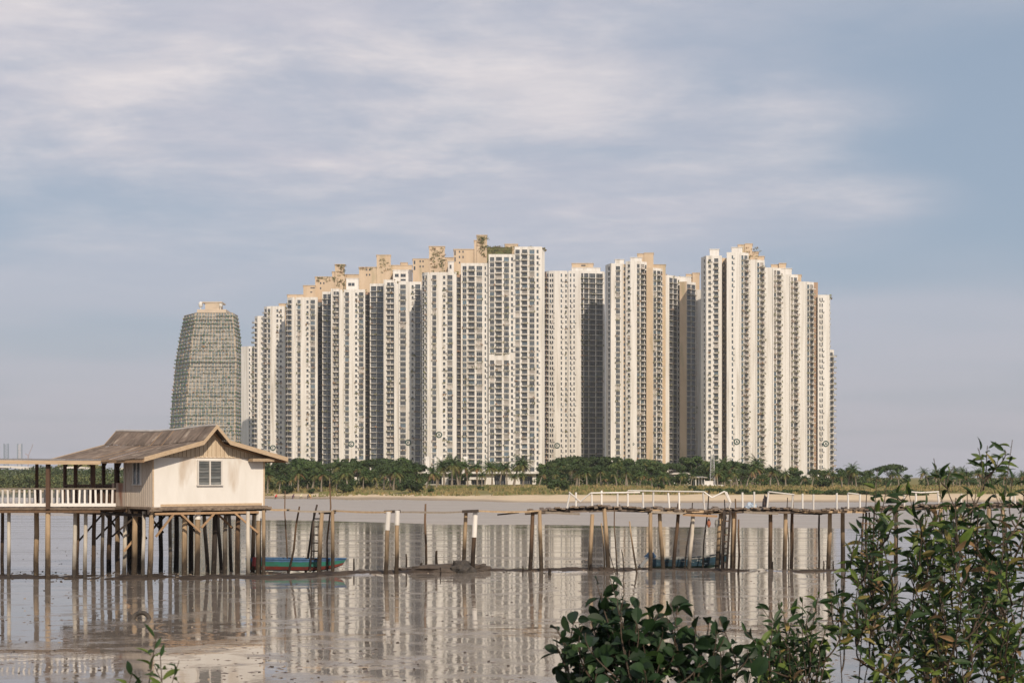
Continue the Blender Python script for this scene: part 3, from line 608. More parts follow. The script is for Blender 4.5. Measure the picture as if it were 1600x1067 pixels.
# ------------------------------------------------------------------ the green tapered tower
def lerp_tab(tab, x):
    for (a, ya), (b, yb) in zip(tab, tab[1:]):
        if x <= b: return ya + (yb - ya) * max(0, (x - a) / (b - a))
    return tab[-1][1]
def eco_tower():
    Y = 1300.0; rng = random.Random(77)
    root = thing('green_tower', (PX(325, Y), Y, 2), 'tapering tan tower hung with green planted terraces, far left behind the house', 'tower')
    LEFT = [(489, 288.5), (505, 285.5), (526, 281), (562, 275.5), (600, 271.5), (646, 268), (700, 264.5), (760, 262)]
    RIGHT = [(489, 371), (505, 373), (526, 375.5), (562, 378.2), (646, 377.5), (760, 377)]
    def prof(py):
        xl = lerp_tab(LEFT, py); xr = lerp_tab(RIGHT, py); w = xr - xl
        # five-sided plan: turned left flank, flat front, turned right flank
        return [(xl, 26), (xl + 0.20 * w, 3), (xl + 0.22 * w, 0), (xr - 0.10 * w, 0), (xr - 0.085 * w, 3), (xr, 26)]
    def ring(py, off=0.0):
        return [Vector((PX(x, Y + d) + (-off if i < 1 else off if i > 4 else 0), Y + d - off, PZ(py, Y))) for i, (x, d) in enumerate(prof(py))]
    step = 5.95; n = int((758 - 489) / step)
    glass = MB(); slabs = MB(); plants = MB(); mull = MB()
    pys = [489 + i * step for i in range(n + 1)]
    rings = [ring(p) for p in pys]
    k = 6
    for a in range(n):
        for i in range(k - 1): glass.face((rings[a][i], rings[a + 1][i], rings[a + 1][i + 1], rings[a][i + 1]))
    glass.face([r + Vector((0, 0, -0.2)) for r in rings[0]] ); glass.face((rings[0][0], rings[0][5], rings[-1][5], rings[-1][0]))
    for a in range(n + 1):
        r0 = ring(pys[a], 0.0); r1 = ring(pys[a], 0.8 if a not in (13, 14) else 1.5); band = Vector((0, 0, 0.38))
        for i in range(k - 1):
            q = [r0[i], r1[i], r1[i + 1], r0[i + 1]]
            slabs.face([p for p in q][::-1]); slabs.face([p + band for p in q]); slabs.face((r1[i], r1[i + 1], r1[i + 1] + band, r1[i] + band))
        dense = 0.42 if a not in (0, 13, 27) else 1.0; lev = rng.choice((.45, .6, .9, 1.5, 1.7))
        if a == 0: continue
        for i in range(k - 1):
            A, B = r1[i] + band, r1[i + 1] + band; L = (B - A).length; m = int(L / 0.45)
            off = rng.uniform(0, 50)
            for j in range(m):
                t = (j + rng.random()) / m
                den = 0.5 + 1.0 * noise.noise(Vector((t * L * 0.05 + off, a * 3.1, i)))
                if i in (0, 4): den += 0.3
                if rng.random() > (1.4 if dense == 1 else den * lev): continue
                p = A.lerp(B, t) + Vector((rng.uniform(-.3, .3), rng.uniform(-0.7, 0.3), rng.uniform(-0.1, 0.55)))
                s = rng.uniform(0.5, 1.0)
                e = Vector((rng.uniform(-1, 1), rng.uniform(-1, 1), rng.uniform(-.5, .5))).normalized() * s; g2 = Vector((rng.uniform(-1, 1), rng.uniform(-.5, .5), rng.uniform(-1, 1))).normalized() * s
                plants.face((p - e, p - g2, p + e, p + g2), 0 if rng.random() < 0.85 else 1)
    # vertical fins
    for a in range(n):
        for i, cnt in ((0, 4), (2, 13), (4, 3)):
            for j in range(cnt + 1):
                t = j / cnt; A = rings[a][i].lerp(rings[a][i + 1], t); B = rings[a + 1][i].lerp(rings[a + 1][i + 1], t)
                big = 0.75 if (i == 2 and j in (0, 13)) or (i == 2 and j == 6 and a < 13) else 0.55
                mull.bar(A + Vector((0, -0.2, 0)), B + Vector((0, -0.2, 0)), big, 0.7, 0, up=(0, 1, 0))
    TAN = mat('tan_concrete', (0.62, 0.50, 0.37), 0.9, (0.52, 0.42, 0.31), (0.2, 0.2, 0.2), 1)
    glass.build('glass_wall', mat('tower_glass', (0.19, 0.225, 0.235), 0.25, (0.36, 0.36, 0.34), (0.4, 0.4, 0.33), 0.5, 2, 0.4, 0.6, spec=0.7), root)
    slabs.build('terrace_slabs', mat('terrace_concrete', (0.52, 0.46, 0.37), 0.9), root)
    tag(mull.build('fins', TAN, root), kind='stuff')
    tag(plants.build('terrace_plants', [mat('terrace_green', (0.045, 0.115, 0.06), 0.8, (0.075, 0.155, 0.085), (1, 1, 1), 0.2), PLANT_R], root), kind='stuff')
    b = MB(); Yr = Y + 6
    def blk(x0, x1, y0, y1, d, dep): b.prism([(PX(x0, Y + d), Y + d), (PX(x1, Y + d), Y + d), (PX(x1, Y + d), Y + d + dep), (PX(x0, Y + d), Y + d + dep)], PZ(y1, Y + d), PZ(y0, Y + d))
    blk(320.5, 342.5, 473.5, 490, 6, 16); blk(308, 353, 483.5, 490.5, 5, 20); blk(316, 347, 471.5, 473.4, 5.5, 17); blk(333, 338.5, 479, 481, 5.85, 0.5)
    b.build('penthouse', TAN, root)
    for x in (313.5, 344.5):
        d = MB(); c = P(x, 476, Y + 8)
        d.tube([c + Vector((0, 0, -5)), c], 0.5, 8)
        for i in range(10):
            for j in range(18):
                th0, th1 = math.pi * i / 10, math.pi * (i + 1) / 10; p0, p1 = 2 * math.pi * j / 18, 2 * math.pi * (j + 1) / 18
                f = lambda a, e: c + Vector((math.sin(a) * math.cos(e) * 2.0, math.sin(a) * math.sin(e) * 2.0, math.cos(a) * 2.9))
                d.face((f(th0, p0), f(th1, p0), f(th1, p1), f(th0, p1)))
        d.build('radome', mat('radome_white', (0.7, 0.68, 0.64), 0.6), root)
eco_tower()
# ------------------------------------------------------------------ vegetation of the far shore
def leaf_faces(b, c, r, n, rng, s0, s1, mats=(0,), flat=0.0):
    """n leaf-sized quads through an ellipsoid shell"""
    for _ in range(n):
        while True:
            d = Vector((rng.uniform(-1, 1), rng.uniform(-1, 1), rng.uniform(-1, 1)))
            if 0.05 < d.length < 1: break
        d = d.normalized() * (0.55 + 0.5 * rng.random() ** 0.6)
        p = c + Vector((d.x * r[0], d.y * r[1], d.z * r[2]))
        nn = (d + Vector((rng.gauss(0, .55), rng.gauss(0, .55), rng.gauss(0.25, .55)))).normalized()
        a = nn.orthogonal().normalized(); a = (Matrix.Rotation(rng.uniform(0, 6.28), 3, nn) @ a); e = nn.cross(a)
        s = rng.uniform(s0, s1); m = rng.choice(mats)
        b.face((p - a * s, p - e * s * 0.55, p + a * s, p + e * s * 0.55), m)
def broad_tree(seed, h=8.0, w=7.0, umbrella=False, mats=None):
    rng = random.Random(seed); tr = MB(); cr = MB(); n = 17 if not umbrella else 15
    base = Vector((0, 0, 0)); top = Vector((rng.uniform(-.4, .4), rng.uniform(-.4, .4), h * 0.45))
    tr.tube([base, base.lerp(top, .5) + Vector((rng.uniform(-.2, .2), 0, 0)), top], [0.28, 0.22, 0.16], 7)
    for i in range(n):
        a = rng.uniform(0, 6.28); q = math.sqrt(rng.random())
        if umbrella: c = Vector((math.cos(a) * q * w * .46, math.sin(a) * q * w * .46, h * (0.84 - 0.16 * q * q + rng.uniform(-.05, .05)))); r = (w * .17, w * .17, h * .085)
        else:
            zz = rng.uniform(0.18, 0.88); ww = math.sqrt(max(0.05, 1 - ((zz - 0.5) / 0.52) ** 2))
            c = Vector((math.cos(a) * q * w * .40 * ww, math.sin(a) * q * w * .40 * ww, h * zz)); r = [w * rng.uniform(.13, .21)] * 2 + [h * rng.uniform(.09, .15)]
        tr.tube([top.lerp(base, rng.random() * .4), top.lerp(c, .6) + Vector((0, 0, -.2)), c], [0.10, 0.06, 0.03], 5)
        leaf_faces(cr, c, r, 150, rng, 0.20, 0.42, (0, 0, 0, 0, 1))
    return tr.mesh('trunk', BARK), cr.mesh('crown', mats or [LEAFD, LEAFM])
def palm_tree(seed, h=5.0, dry=False, lean=0.6):
    rng = random.Random(seed); tr = MB(); cr = MB()
    a = rng.uniform(0, 6.28); top = Vector((math.cos(a) * lean, math.sin(a) * lean * .4, h * 0.72))
    tr.tube([(0, 0, 0), Vector((top.x * .2, top.y * .2, h * .25)), Vector((top.x * .55, top.y * .55, h * .5)), top], [0.24, 0.17, 0.15, 0.13], 8)
    nf = 24
    for k in range(nf):
        az = k * 2.4 + rng.uniform(-.3, .3); el = R(75) - (k / nf) ** 1.0 * R(105); L = rng.uniform(1.9, 2.6)
        m = 0
        if k > nf * 0.62: m = 1
        if k > nf * 0.8: m = 2 if rng.random() < (0.6 if dry else 0.2) else 1
        d = Vector((math.cos(az) * math.cos(el), math.sin(az) * math.cos(el), math.sin(el))); p = Vector(top); st = L / 7; side = Vector((-math.sin(az), math.cos(az), 0))
        for s in range(7):
            q = p + d * st; d = (d + Vector((0, 0, -0.16 - 0.03 * s))).normalized()
            up = side.cross(d); wd = 0.55 * math.sin(math.pi * (0.12 + 0.85 * (s + .5) / 7))
            for sg in (-1, 1):
                for j in range(2):
                    o = p.lerp(q, j * .5 + .1); tip = o + side * sg * wd * rng.uniform(.8, 1.15) + d * 0.30 + Vector((0, 0, -0.22 * wd - rng.uniform(0, .15)))
                    cr.face((o, o + d * 0.14, tip), m)
            cr.face((p - side * .03, p + side * .03, q + side * .03, q - side * .03), m)
            p = q
    for k in range(6):
        az = rng.uniform(0, 6.28); c = top + Vector((math.cos(az) * .28, math.sin(az) * .28, -.25)); cr.cbox(c, .22, .22, .26, 2, az)
    return tr.mesh('trunk', PALMBARK), cr.mesh('crown', [LEAFM, LEAFY, LEAFB])
def bush_meshes(seed, n=9, mats=None):
    rng = random.Random(seed); b = MB()
    for i in range(n):
        a = rng.uniform(0, 6.28); q = math.sqrt(rng.random()) * .7
        leaf_faces(b, Vector((math.cos(a) * q, math.sin(a) * q, 0.35 + 0.4 * (1 - q) * rng.random() * 1.6)), (0.38, 0.38, 0.34), 110, rng, 0.07, 0.14, (0, 0, 0, 1))
    st = MB()
    for i in range(5):
        a = i * 1.256; st.tube([(0, 0, -0.1), (math.cos(a) * .3, math.sin(a) * .3, .5)], [0.04, 0.015], 5)
    return st.mesh('stem', BARK), b.mesh('foliage', mats or [LEAFD, LEAFM])
BT = [broad_tree(10 + i, 8, 7.5, False, [LEAFD, LEAFM] if i % 2 == 0 else [LEAFM, LEAFY] if i == 1 else [LEAFM, LEAFD]) for i in range(5)]; UT = [broad_tree(30 + i, 8, 11, True) for i in range(2)]  # lighter leaf colours on some crowns paint them sunlit
PT = [palm_tree(50 + i, 5.2, i % 2 == 0, 0.3 + 0.35 * i) for i in range(5)]
BU = [bush_meshes(70 + i) for i in range(3)] + [bush_meshes(75, 9, [LEAFM, LEAFY])]
ORD = ['first', 'second', 'third', 'fourth', 'fifth', 'sixth', 'seventh', 'eighth', 'ninth', 'tenth', 'eleventh', 'twelfth', 'thirteenth', 'fourteenth', 'fifteenth', 'sixteenth', 'seventeenth', 'eighteenth', 'nineteenth', 'twentieth']
def nth(i):
    n = i + 1
    if n <= 20: return ORD[i]
    return '%d%s' % (n, {1: 'st', 2: 'nd', 3: 'rd'}.get(n % 10, 'th') if n % 100 not in (11, 12, 13) else 'th')
def plant_thing(name, parts, names, x, y, scale, rz, label, cat, group, zoff=0.0, sz=None):
    z = ground_at(x, y) + zoff
    o = thing(name, (x, y, z), label, cat, group)
    o.rotation_euler.z = rz; o.scale = (scale, scale, sz or scale)
    for me, nm in zip(parts, names):
        c = bpy.data.objects.new(nm, me); C.objects.link(c); c.parent = o
    return o
rng = random.Random(5)
TOPS = [(412, 722), (430, 716), (450, 713), (480, 716), (500, 722), (530, 718), (550, 715), (575, 720), (600, 712), (640, 714), (662, 724), (690, 726), (740, 722), (800, 724), (845, 722), (880, 713), (950, 710), (1000, 714), (1040, 719), (1070, 712), (1100, 716), (1140, 716), (1170, 726), (1200, 729), (1250, 731), (1300, 735), (1325, 731), (1345, 731)]
# the dark broadleaved belt
spots = []
px = 404
while px < 1345:
    row = len(spots) % 3
    Y = (395, 366, 418)[row] + rng.uniform(-7, 7); spots.append((px, Y, row))
    px += rng.uniform(8, 13)
spots.sort()
for i, (px, Y, row) in enumerate(spots):
    if 668 < px < 836 and row != 2 and not (712 < px < 722): continue
    x = PX(px, Y); top = smooth_interp(TOPS, px) + rng.uniform(-2, 6) + (rng.uniform(6, 14) if row == 1 else 0)
    g = ground_at(x, Y); h = PZ(top, Y) - g; me = BT[rng.randrange(5)] if (rng.random() < .78 or 660 < px < 840) else UT[rng.randrange(2)]
    s = h / 7.7
    plant_thing('broadleaf_tree', me, ('trunk', 'crown'), x, Y, s * rng.uniform(.85, 1.15), rng.uniform(0, 6.28),
                'dark green broadleaf tree, %s from the house in the belt under the towers' % nth(i), 'tree', 'broadleaf trees in the belt below the towers', 0, s)
# trees beyond the right end of the towers
for i, (px, top, Y, kind, lab) in enumerate([(1322, 728, 385, 0, 'round crowned green tree just right of the last white tower'), (1355, 733, 390, 0, 'small dark tree beside the flat topped tree on the right shore'), (1392, 724, 380, 1, 'spreading flat topped tree on the right shore'),
        (1418, 741, 420, 0, 'low tree at the gap in the right shore trees'), (1452, 741, 430, 0, 'low clump tree left of the paired palms on the right shore'), (1480, 733, 425, 0, 'dark tree under the paired palms on the right shore'), (1512, 736, 430, 0, 'dark tree right of the paired palms on the right shore'), (1540, 737, 430, 0, 'green tree behind the tip of the near shrub'), (1566, 741, 435, 0, 'last but one low tree on the right shore'), (1600, 742, 440, 0, 'low tree at the right picture edge on the far shore')]):
    x = PX(px, Y); g = ground_at(x, Y); h = PZ(top, Y) - g
    plant_thing('broadleaf_tree', (UT if kind else BT)[i % 2 if kind else i % 5], ('trunk', 'crown'), x, Y, h / 7.7 * (1.15 if not kind else 1.0), rng.uniform(0, 6.28), lab, 'tree', 'trees right of the towers', 0, h / 7.7)
# coconut palms along the grass, some behind among the trees
palms = []
px = 418
while px < 1600:
    if not (1408 < px < 1440) and not (690 < px < 832 and rng.random() < .5):
        palms.append((px, rng.uniform(338, 356), rng.choice((726, 729, 732, 735, 738, 741))))
    px += rng.uniform(10, 24)
palms += [(px, rng.uniform(362, 392), rng.uniform(709, 720)) for px in (462, 489, 527, 563, 612, 655, 683, 694, 706, 716, 731, 746, 757, 769, 781, 792, 803, 817, 868, 893, 1117, 1126, 1132, 1146, 1175, 1180)]
palms += [(1325, 352, 722), (1338, 350, 729), (1470, 360, 733), (1489, 372, 727), (1499, 375, 728), (1528, 360, 730), (1547, 372, 733), (905, 345, 732), (978, 342, 727), (1000, 344, 736)]
palms.sort()
for i, (px, Y, top) in enumerate(palms):
    x = PX(px, Y); g = ground_at(x, Y); h = max(3.0, PZ(top, Y) - g); s = h / 5.4
    plant_thing('coconut_palm', PT[rng.randrange(5)], ('trunk', 'crown'), x, Y, min(1.5, max(.8, s)) * rng.uniform(.9, 1.1), rng.uniform(0, 6.28),
                'coconut palm, %s along the far beach counting away from the stilt house' % nth(i), 'palm tree', 'coconut palms along the far beach', 0, s)
# low shrubs on the grass
shr = [(449, 341, 2.0, 'round green shrub beside the house wall on the grass'), (489, 337, 1.3, 'small shrub near the first palms'), (540, 331, 2.2, 'light green mound shrub on the grass left of the big dark shrub'), (642, 326, 3.1, 'large dark round shrub at the beach grass edge below the lettered A tower'),
       (675, 324, 1.1, 'small shrub right of the large dark round shrub'), (752, 322, 1.0, 'small shrub on the grass below the broad balcony tower'), (874, 300, 2.5, 'dark rounded shrub at the sand edge below the ringed C tower'), (1030, 318, 1.5, 'small dark mound shrub below the lettered D tower'), (1082, 306, 1.1, 'small round shrub left of the lattice mast'), (1286, 330, 2.2, 'dark shrub in front of the palms below the last tower')]
for i, (px, Y, s, lab) in enumerate(shr):
    plant_thing('shrub', BU[i % 3], ('stem', 'foliage'), PX(px, Y), Y, s, rng.uniform(0, 6.28), lab, 'shrub', 'shrubs on the beach grass', 0, s * .95)
px = 1092; i = 0
while px < 1440:
    Y = rng.uniform(286, 296)
    plant_thing('creeper_bush', BU[rng.choice((0, 3, 1, 3))], ('stem', 'foliage'), PX(px, Y), Y, rng.uniform(1.2, 1.9), rng.uniform(0, 6.28), 'bright green beach bush, %s right of the lattice mast along the sand' % nth(i), 'bush', 'bushes lining the top of the sand', -0.25, rng.uniform(.8, 1.25))
    px += rng.uniform(8, 13); i += 1
# beach grass
b = MB()
for _ in range(16000):
    px = rng.uniform(380, 1640); t = rng.uniform(0, 1) ** 1.2; Y0 = 300; x = PX(px, Y0); sh = shore(x); gl = smooth_interp([(-60, 5), (-8, 9), (4, 19), (400, 18)], x)
    y = sh + gl + t * 60; x = PX(px, y)
    if fbm(x * .09, y * .09, 3) < -.18: continue
    z = ground_at(x, y) - .05; h = rng.uniform(.25, .8); a = rng.uniform(0, 6.28); w = rng.uniform(.15, .4)
    q = Vector((x, y, z)); u = Vector((math.cos(a) * w, math.sin(a) * w, 0)); l2 = Vector((rng.uniform(-.2, .2), rng.uniform(-.2, .2), h))
    b.face((q - u, q + u, q + l2), 0 if fbm(x * .05, y * .1, 8) + rng.gauss(0, .25) > -.05 else 1)
tag(b.build('beach_grass', [mat('dry_grass', (0.30, 0.225, 0.10), 0.9, (0.22, 0.18, 0.075), (1, 1, 1), .1), mat('green_grass', (0.13, 0.145, 0.045), 0.9, (0.18, 0.165, 0.06), (1, 1, 1), .1)]), 'tall dry beach grass between sand and palms', 'grass', kind='stuff')
# undergrowth that closes the foot of the tree belt
b = MB()
for _ in range(900):
    px = rng.uniform(400, 1620)
    if 1412 < px < 1440: continue
    Y = rng.uniform(366, 388); x = PX(px, Y); z = ground_at(x, Y)
    if 668 < px < 838: continue
    leaf_faces(b, Vector((x, Y, z + rng.uniform(.3, 2.0) * (1 if px < 1345 else .7))), (1.1, .9, .9), 22, rng, .2, .42, (0, 0, 1))
tag(b.build('undergrowth', [LEAFD, LEAFM]), 'dark undergrowth under the trees of the far belt', 'undergrowth', kind='stuff')
# mangrove wood on the far left
b = MB()
for i in range(620):
    px = rng.uniform(-90, 420); back = rng.random() < .5
    Y = 0
    sy = smooth_interp([(-90, 520), (0, 470), (200, 422), (415, 345)], px); Y = sy + (rng.uniform(90, 170) if back else rng.uniform(2, 55)); x = PX(px, Y)
    top = (730 + 4 * fbm(px * .02, 1) + rng.uniform(0, 4)) if back else (740 + 4 * fbm(px * .03, 4) + rng.uniform(0, 6))
    zt = PZ(top, Y); r = rng.uniform(2.8, 4.2) if back else rng.uniform(1.5, 2.5)
    for k in range(4): leaf_faces(b, Vector((x + rng.uniform(-2, 2), Y + rng.uniform(-2, 2), zt - r * .5 - k * r * .9)), (r, r, r * .6), 55, rng, .25, .55, (0, 0, 0, 1) if back else (1, 1, 2, 1, 0))
tag(b.build('mangrove_forest', [LEAFD, mat('mangrove_leaf', (0.085, 0.115, 0.042), .8, (0.12, 0.14, 0.055), (1, 1, 1), .15), LEAFY]), 'mangrove forest behind the covered walkway', 'forest', kind='stuff')

# ------------------------------------------------------------------ low buildings among the trees, mast, far port
def podium():
    Y = 404.0; root = thing('podium_building', (PX(750, Y), Y, ground_at(PX(750, Y), Y)), 'low white podium building with dark openings behind the palms', 'building')
    b = MB(); g = 1.5
    def bx(x0, x1, y0, y1, d, dep, m=0): b.box((PX(x0, Y), Y + d, PZ(y1, Y)), (PX(x1, Y) - PX(x0, Y), 0, 0), (0, dep, 0), (0, 0, PZ(y0, Y) - PZ(y1, Y)), m)
    bx(655, 838, 740, 767, 3.0, 14, 0); bx(650, 842, 736.5, 739.9, 0, 18, 0); bx(700, 760, 745.2, 749, 1.2, 1.7, 0)
    for x0, x1 in ((655, 668), (690, 700), (728, 736), (758, 772), (790, 812), (832, 838)): bx(x0, x1, 740, 768, 1.5, 1.4, 0)
    b.build('wall', WHITE, root)
    for x0, x1, y0, y1 in ((668.5, 689, 742, 756), (701, 727, 750, 757), (737, 757, 750, 760), (773, 789, 742, 758), (813, 831, 744, 756)):
        w = MB(); w.box((PX(x0, Y), Y + 2.9, PZ(y1, Y)), (PX(x1, Y) - PX(x0, Y), 0, 0), (0, .06, 0), (0, 0, PZ(y0, Y) - PZ(y1, Y)), 0)
        for i in range(1, 5): q = x0 + (x1 - x0) * i / 5; w.box((PX(q, Y) - .05, Y + 2.82, PZ(y1, Y)), (.1, 0, 0), (0, .07, 0), (0, 0, PZ(y0, Y) - PZ(y1, Y)), 1)
        w.build('window', [GL[0], FRAME], root)
    for x0, x1 in ((662, 668), (676, 680), (684, 688), (722, 729)):                       # columns standing on the roof up to the tower foot
        b = MB(); b.box((PX(x0, Y), Y + 9, PZ(736, Y)), (PX(x1, Y) - PX(x0, Y), 0, 0), (0, 2, 0), (0, 0, PZ(712, Y) - PZ(736, Y))); b.build('column', WHITE, root)
podium()
def small_house(px, Y, w, top, eave, label):
    x = PX(px, Y); g = ground_at(x, Y); root = thing('beach_pavilion', (x, Y, g), label, 'pavilion'); b = MB()
    zt, ze = PZ(top, Y), PZ(eave, Y)
    for sx in (-.46, -.15, .15, .46):
        for sy in (0, 4): b.box((x + sx * w - .12, Y + sy, g - .2), (.24, 0, 0), (0, .24, 0), (0, 0, ze - g + .2))
    b.build('posts', WHITE, root)
    r = MB(); e = .6
    r.box((x - w / 2 - e, Y - e, ze), (w + 2 * e, 0, 0), (0, 5.4, 0), (0, 0, .18))
    r.face([(x - w / 2 - e, Y - e, ze + .183), (x + w / 2 + e, Y - e, ze + .183), (x + w / 2 - .5, Y + 2, zt), (x - w / 2 + .5, Y + 2, zt)])
    r.face([(x + w / 2 + e, Y + 4.8, ze + .183), (x - w / 2 - e, Y + 4.8, ze + .183), (x - w / 2 + .5, Y + 2, zt), (x + w / 2 - .5, Y + 2, zt)])
    r.face([(x - w / 2 - e, Y + 4.8, ze + .183), (x - w / 2 - e, Y - e, ze + .183), (x - w / 2 + .5, Y + 2, zt)]); r.face([(x + w / 2 + e, Y - e, ze + .183), (x + w / 2 + e, Y + 4.8, ze + .183), (x + w / 2 - .5, Y + 2, zt)])
    r.build('roof', mat('pavilion_roof', (.55, .49, .40), .9, (.45, .39, .31), (1, 1, 1), .5), root)
small_house(1066, 378, 4.5, 738, 741, 'pale roofed open pavilion in the trees left of the lattice mast')
small_house(1094, 358, 2.4, 744, 746.5, 'small pale roofed hut beside the lattice mast')
def mast():
    Y = 352.0; x = PX(1113, Y); g = ground_at(x, Y); zt = PZ(709, Y); root = thing('lattice_mast', (x, Y, g), 'thin grey lattice mast standing on the grass before the trees', 'mast'); b = MB()
    MET = mat('galvanised', (.36, .36, .36), .5, metal=.2)
    w0, w1 = .62, .34; n = 12
    def cor(k, t): w = w0 + (w1 - w0) * t; return Vector((x + (-w, w, w, -w)[k], Y + (-w, -w, w, w)[k], g + (zt - g) * t))
    for k in range(4):
        o = MB(); o.bar(cor(k, 0), cor(k, 1), .14, .14); o.build('leg', MET, root)
    for i in range(n):
        for k in range(4): b.bar(cor(k, i / n), cor((k + 1) % 4, (i + 1) / n), .07, .07); b.bar(cor(k, i / n), cor((k + 1) % 4, i / n), .07, .07)
    b.build('bracing', MET, root)
    c = MB(); c.cbox((x, Y, g + .2), 5, 3, .5); c.cbox((x - 1, Y - .3, g + .9), 2.2, 1.6, 1.0); c.build('base', WHITE, root)
    a = MB(); a.tube([(x, Y, zt), (x, Y, zt + 2.2)], .05, 6); a.build('antenna', MET, root)
mast()
def far_port():
    Y = 3200.0; BL = mat('rig_blue', (.22, .27, .34), .7); WH = mat('rig_white', (.55, .52, .52), .7); RD = mat('crane_red', (.36, .27, .27), .7)
    for x, m1, lab in ((9.2, BL, 'pale blue lattice rig leg, leftmost on the far skyline'), (30.3, WH, 'white lattice rig leg, second on the far skyline')):
        root = thing('rig_leg', P(x, 757, Y), lab, 'rig leg', 'rig legs on the far skyline'); w = 4.6
        for sx in (-1, 1):
            b = MB(); b.box((PX(x, Y) + sx * w - 1, Y, 0), (2.2, 0, 0), (0, 3, 0), (0, 0, PZ(693, Y)), 0); b.build('chord', BL, root)
        b = MB(); n = 13; zt = PZ(693, Y)
        for i in range(n): b.bar((PX(x, Y) - w, Y + 1, zt * i / n), (PX(x, Y) + w, Y + 1, zt * (i + 1) / n), 1.2, 1.2); b.bar((PX(x, Y) - w, Y + 1, zt * i / n), (PX(x, Y) + w, Y + 1, zt * i / n), 1.2, 1.2)
        b.build('bracing', m1, root)
    root = thing('crane', P(46, 757, Y), 'faint red luffing crane on the far skyline beside the rig legs', 'crane'); b = MB()
    b.bar(P(44, 757, Y), P(44, 711, Y), 1.8, 1.8); b.build('tower', RD, root); b = MB(); b.bar(P(44, 713, Y), P(51.5, 694, Y), 1.1, 1.1); b.bar(P(44, 711, Y), P(39.5, 709, Y), 1.6, 1.6); b.build('jib', RD, root)
    Y = 780.0
    def hall(x0, x1, ytop, lab, green):
        root = thing('exhibition_hall', (PX((x0 + x1) / 2, Y), Y, 2), lab, 'hall'); b = MB(); n = 20
        top = []
        for i in range(n + 1):
            t = i / n; px = x0 + (x1 - x0) * t; top.append(P(px, ytop + 5 * (2 * t - 1) ** 2, Y))
        for p, q in zip(top, top[1:]):
            dv = Vector((0, 26, 0)); th = Vector((0, 0, -1.1))
            b.face((p + th, q + th, q, p)); b.face((p, q, q + dv, p + dv)); b.face((p + dv + th, q + dv + th, q + th, p + th))
        b.build('roof', mat('hall_roof_white', (.66, .62, .58), .6), root)
        b = MB(); b.box(P(x0 + 4, 764, Y + 3), (PX(x1 - 4, Y) - PX(x0 + 4, Y), 0, 0), (0, 20, 0), (0, 0, PZ(ytop + 6, Y) - PZ(764, Y))); b.build('wall', mat('hall_wall', (.33, .35, .36), .5), root)
        if green:
            b = MB()
            for _ in range(900):
                q = random.Random(_).random(); px = x0 + (x1 - x0) * (.05 + .9 * q); p = P(px, ytop + 5 * (2 * q - 1) ** 2, Y) + Vector((0, rng.uniform(1, 20), rng.uniform(0, 1.6)))
                e = Vector((rng.uniform(-1, 1), rng.uniform(-1, 1), rng.uniform(-.4, .4))); f = Vector((rng.uniform(-1, 1), rng.uniform(-1, 1), rng.uniform(-1, 1))); b.face((p - e, p - f, p + e, p + f))
            tag(b.build('roof_plants', PLANT_G, root), kind='stuff')
    hall(-60, 62, 727.5, 'low white roofed hall left behind the mangroves', False)
    hall(79, 152, 728.5, 'low hall with planted roof behind the mangroves, left of the house', True)
    hall(172, 236, 729.5, 'low pale roof just left of the house wall, behind mangroves', False)
far_port()
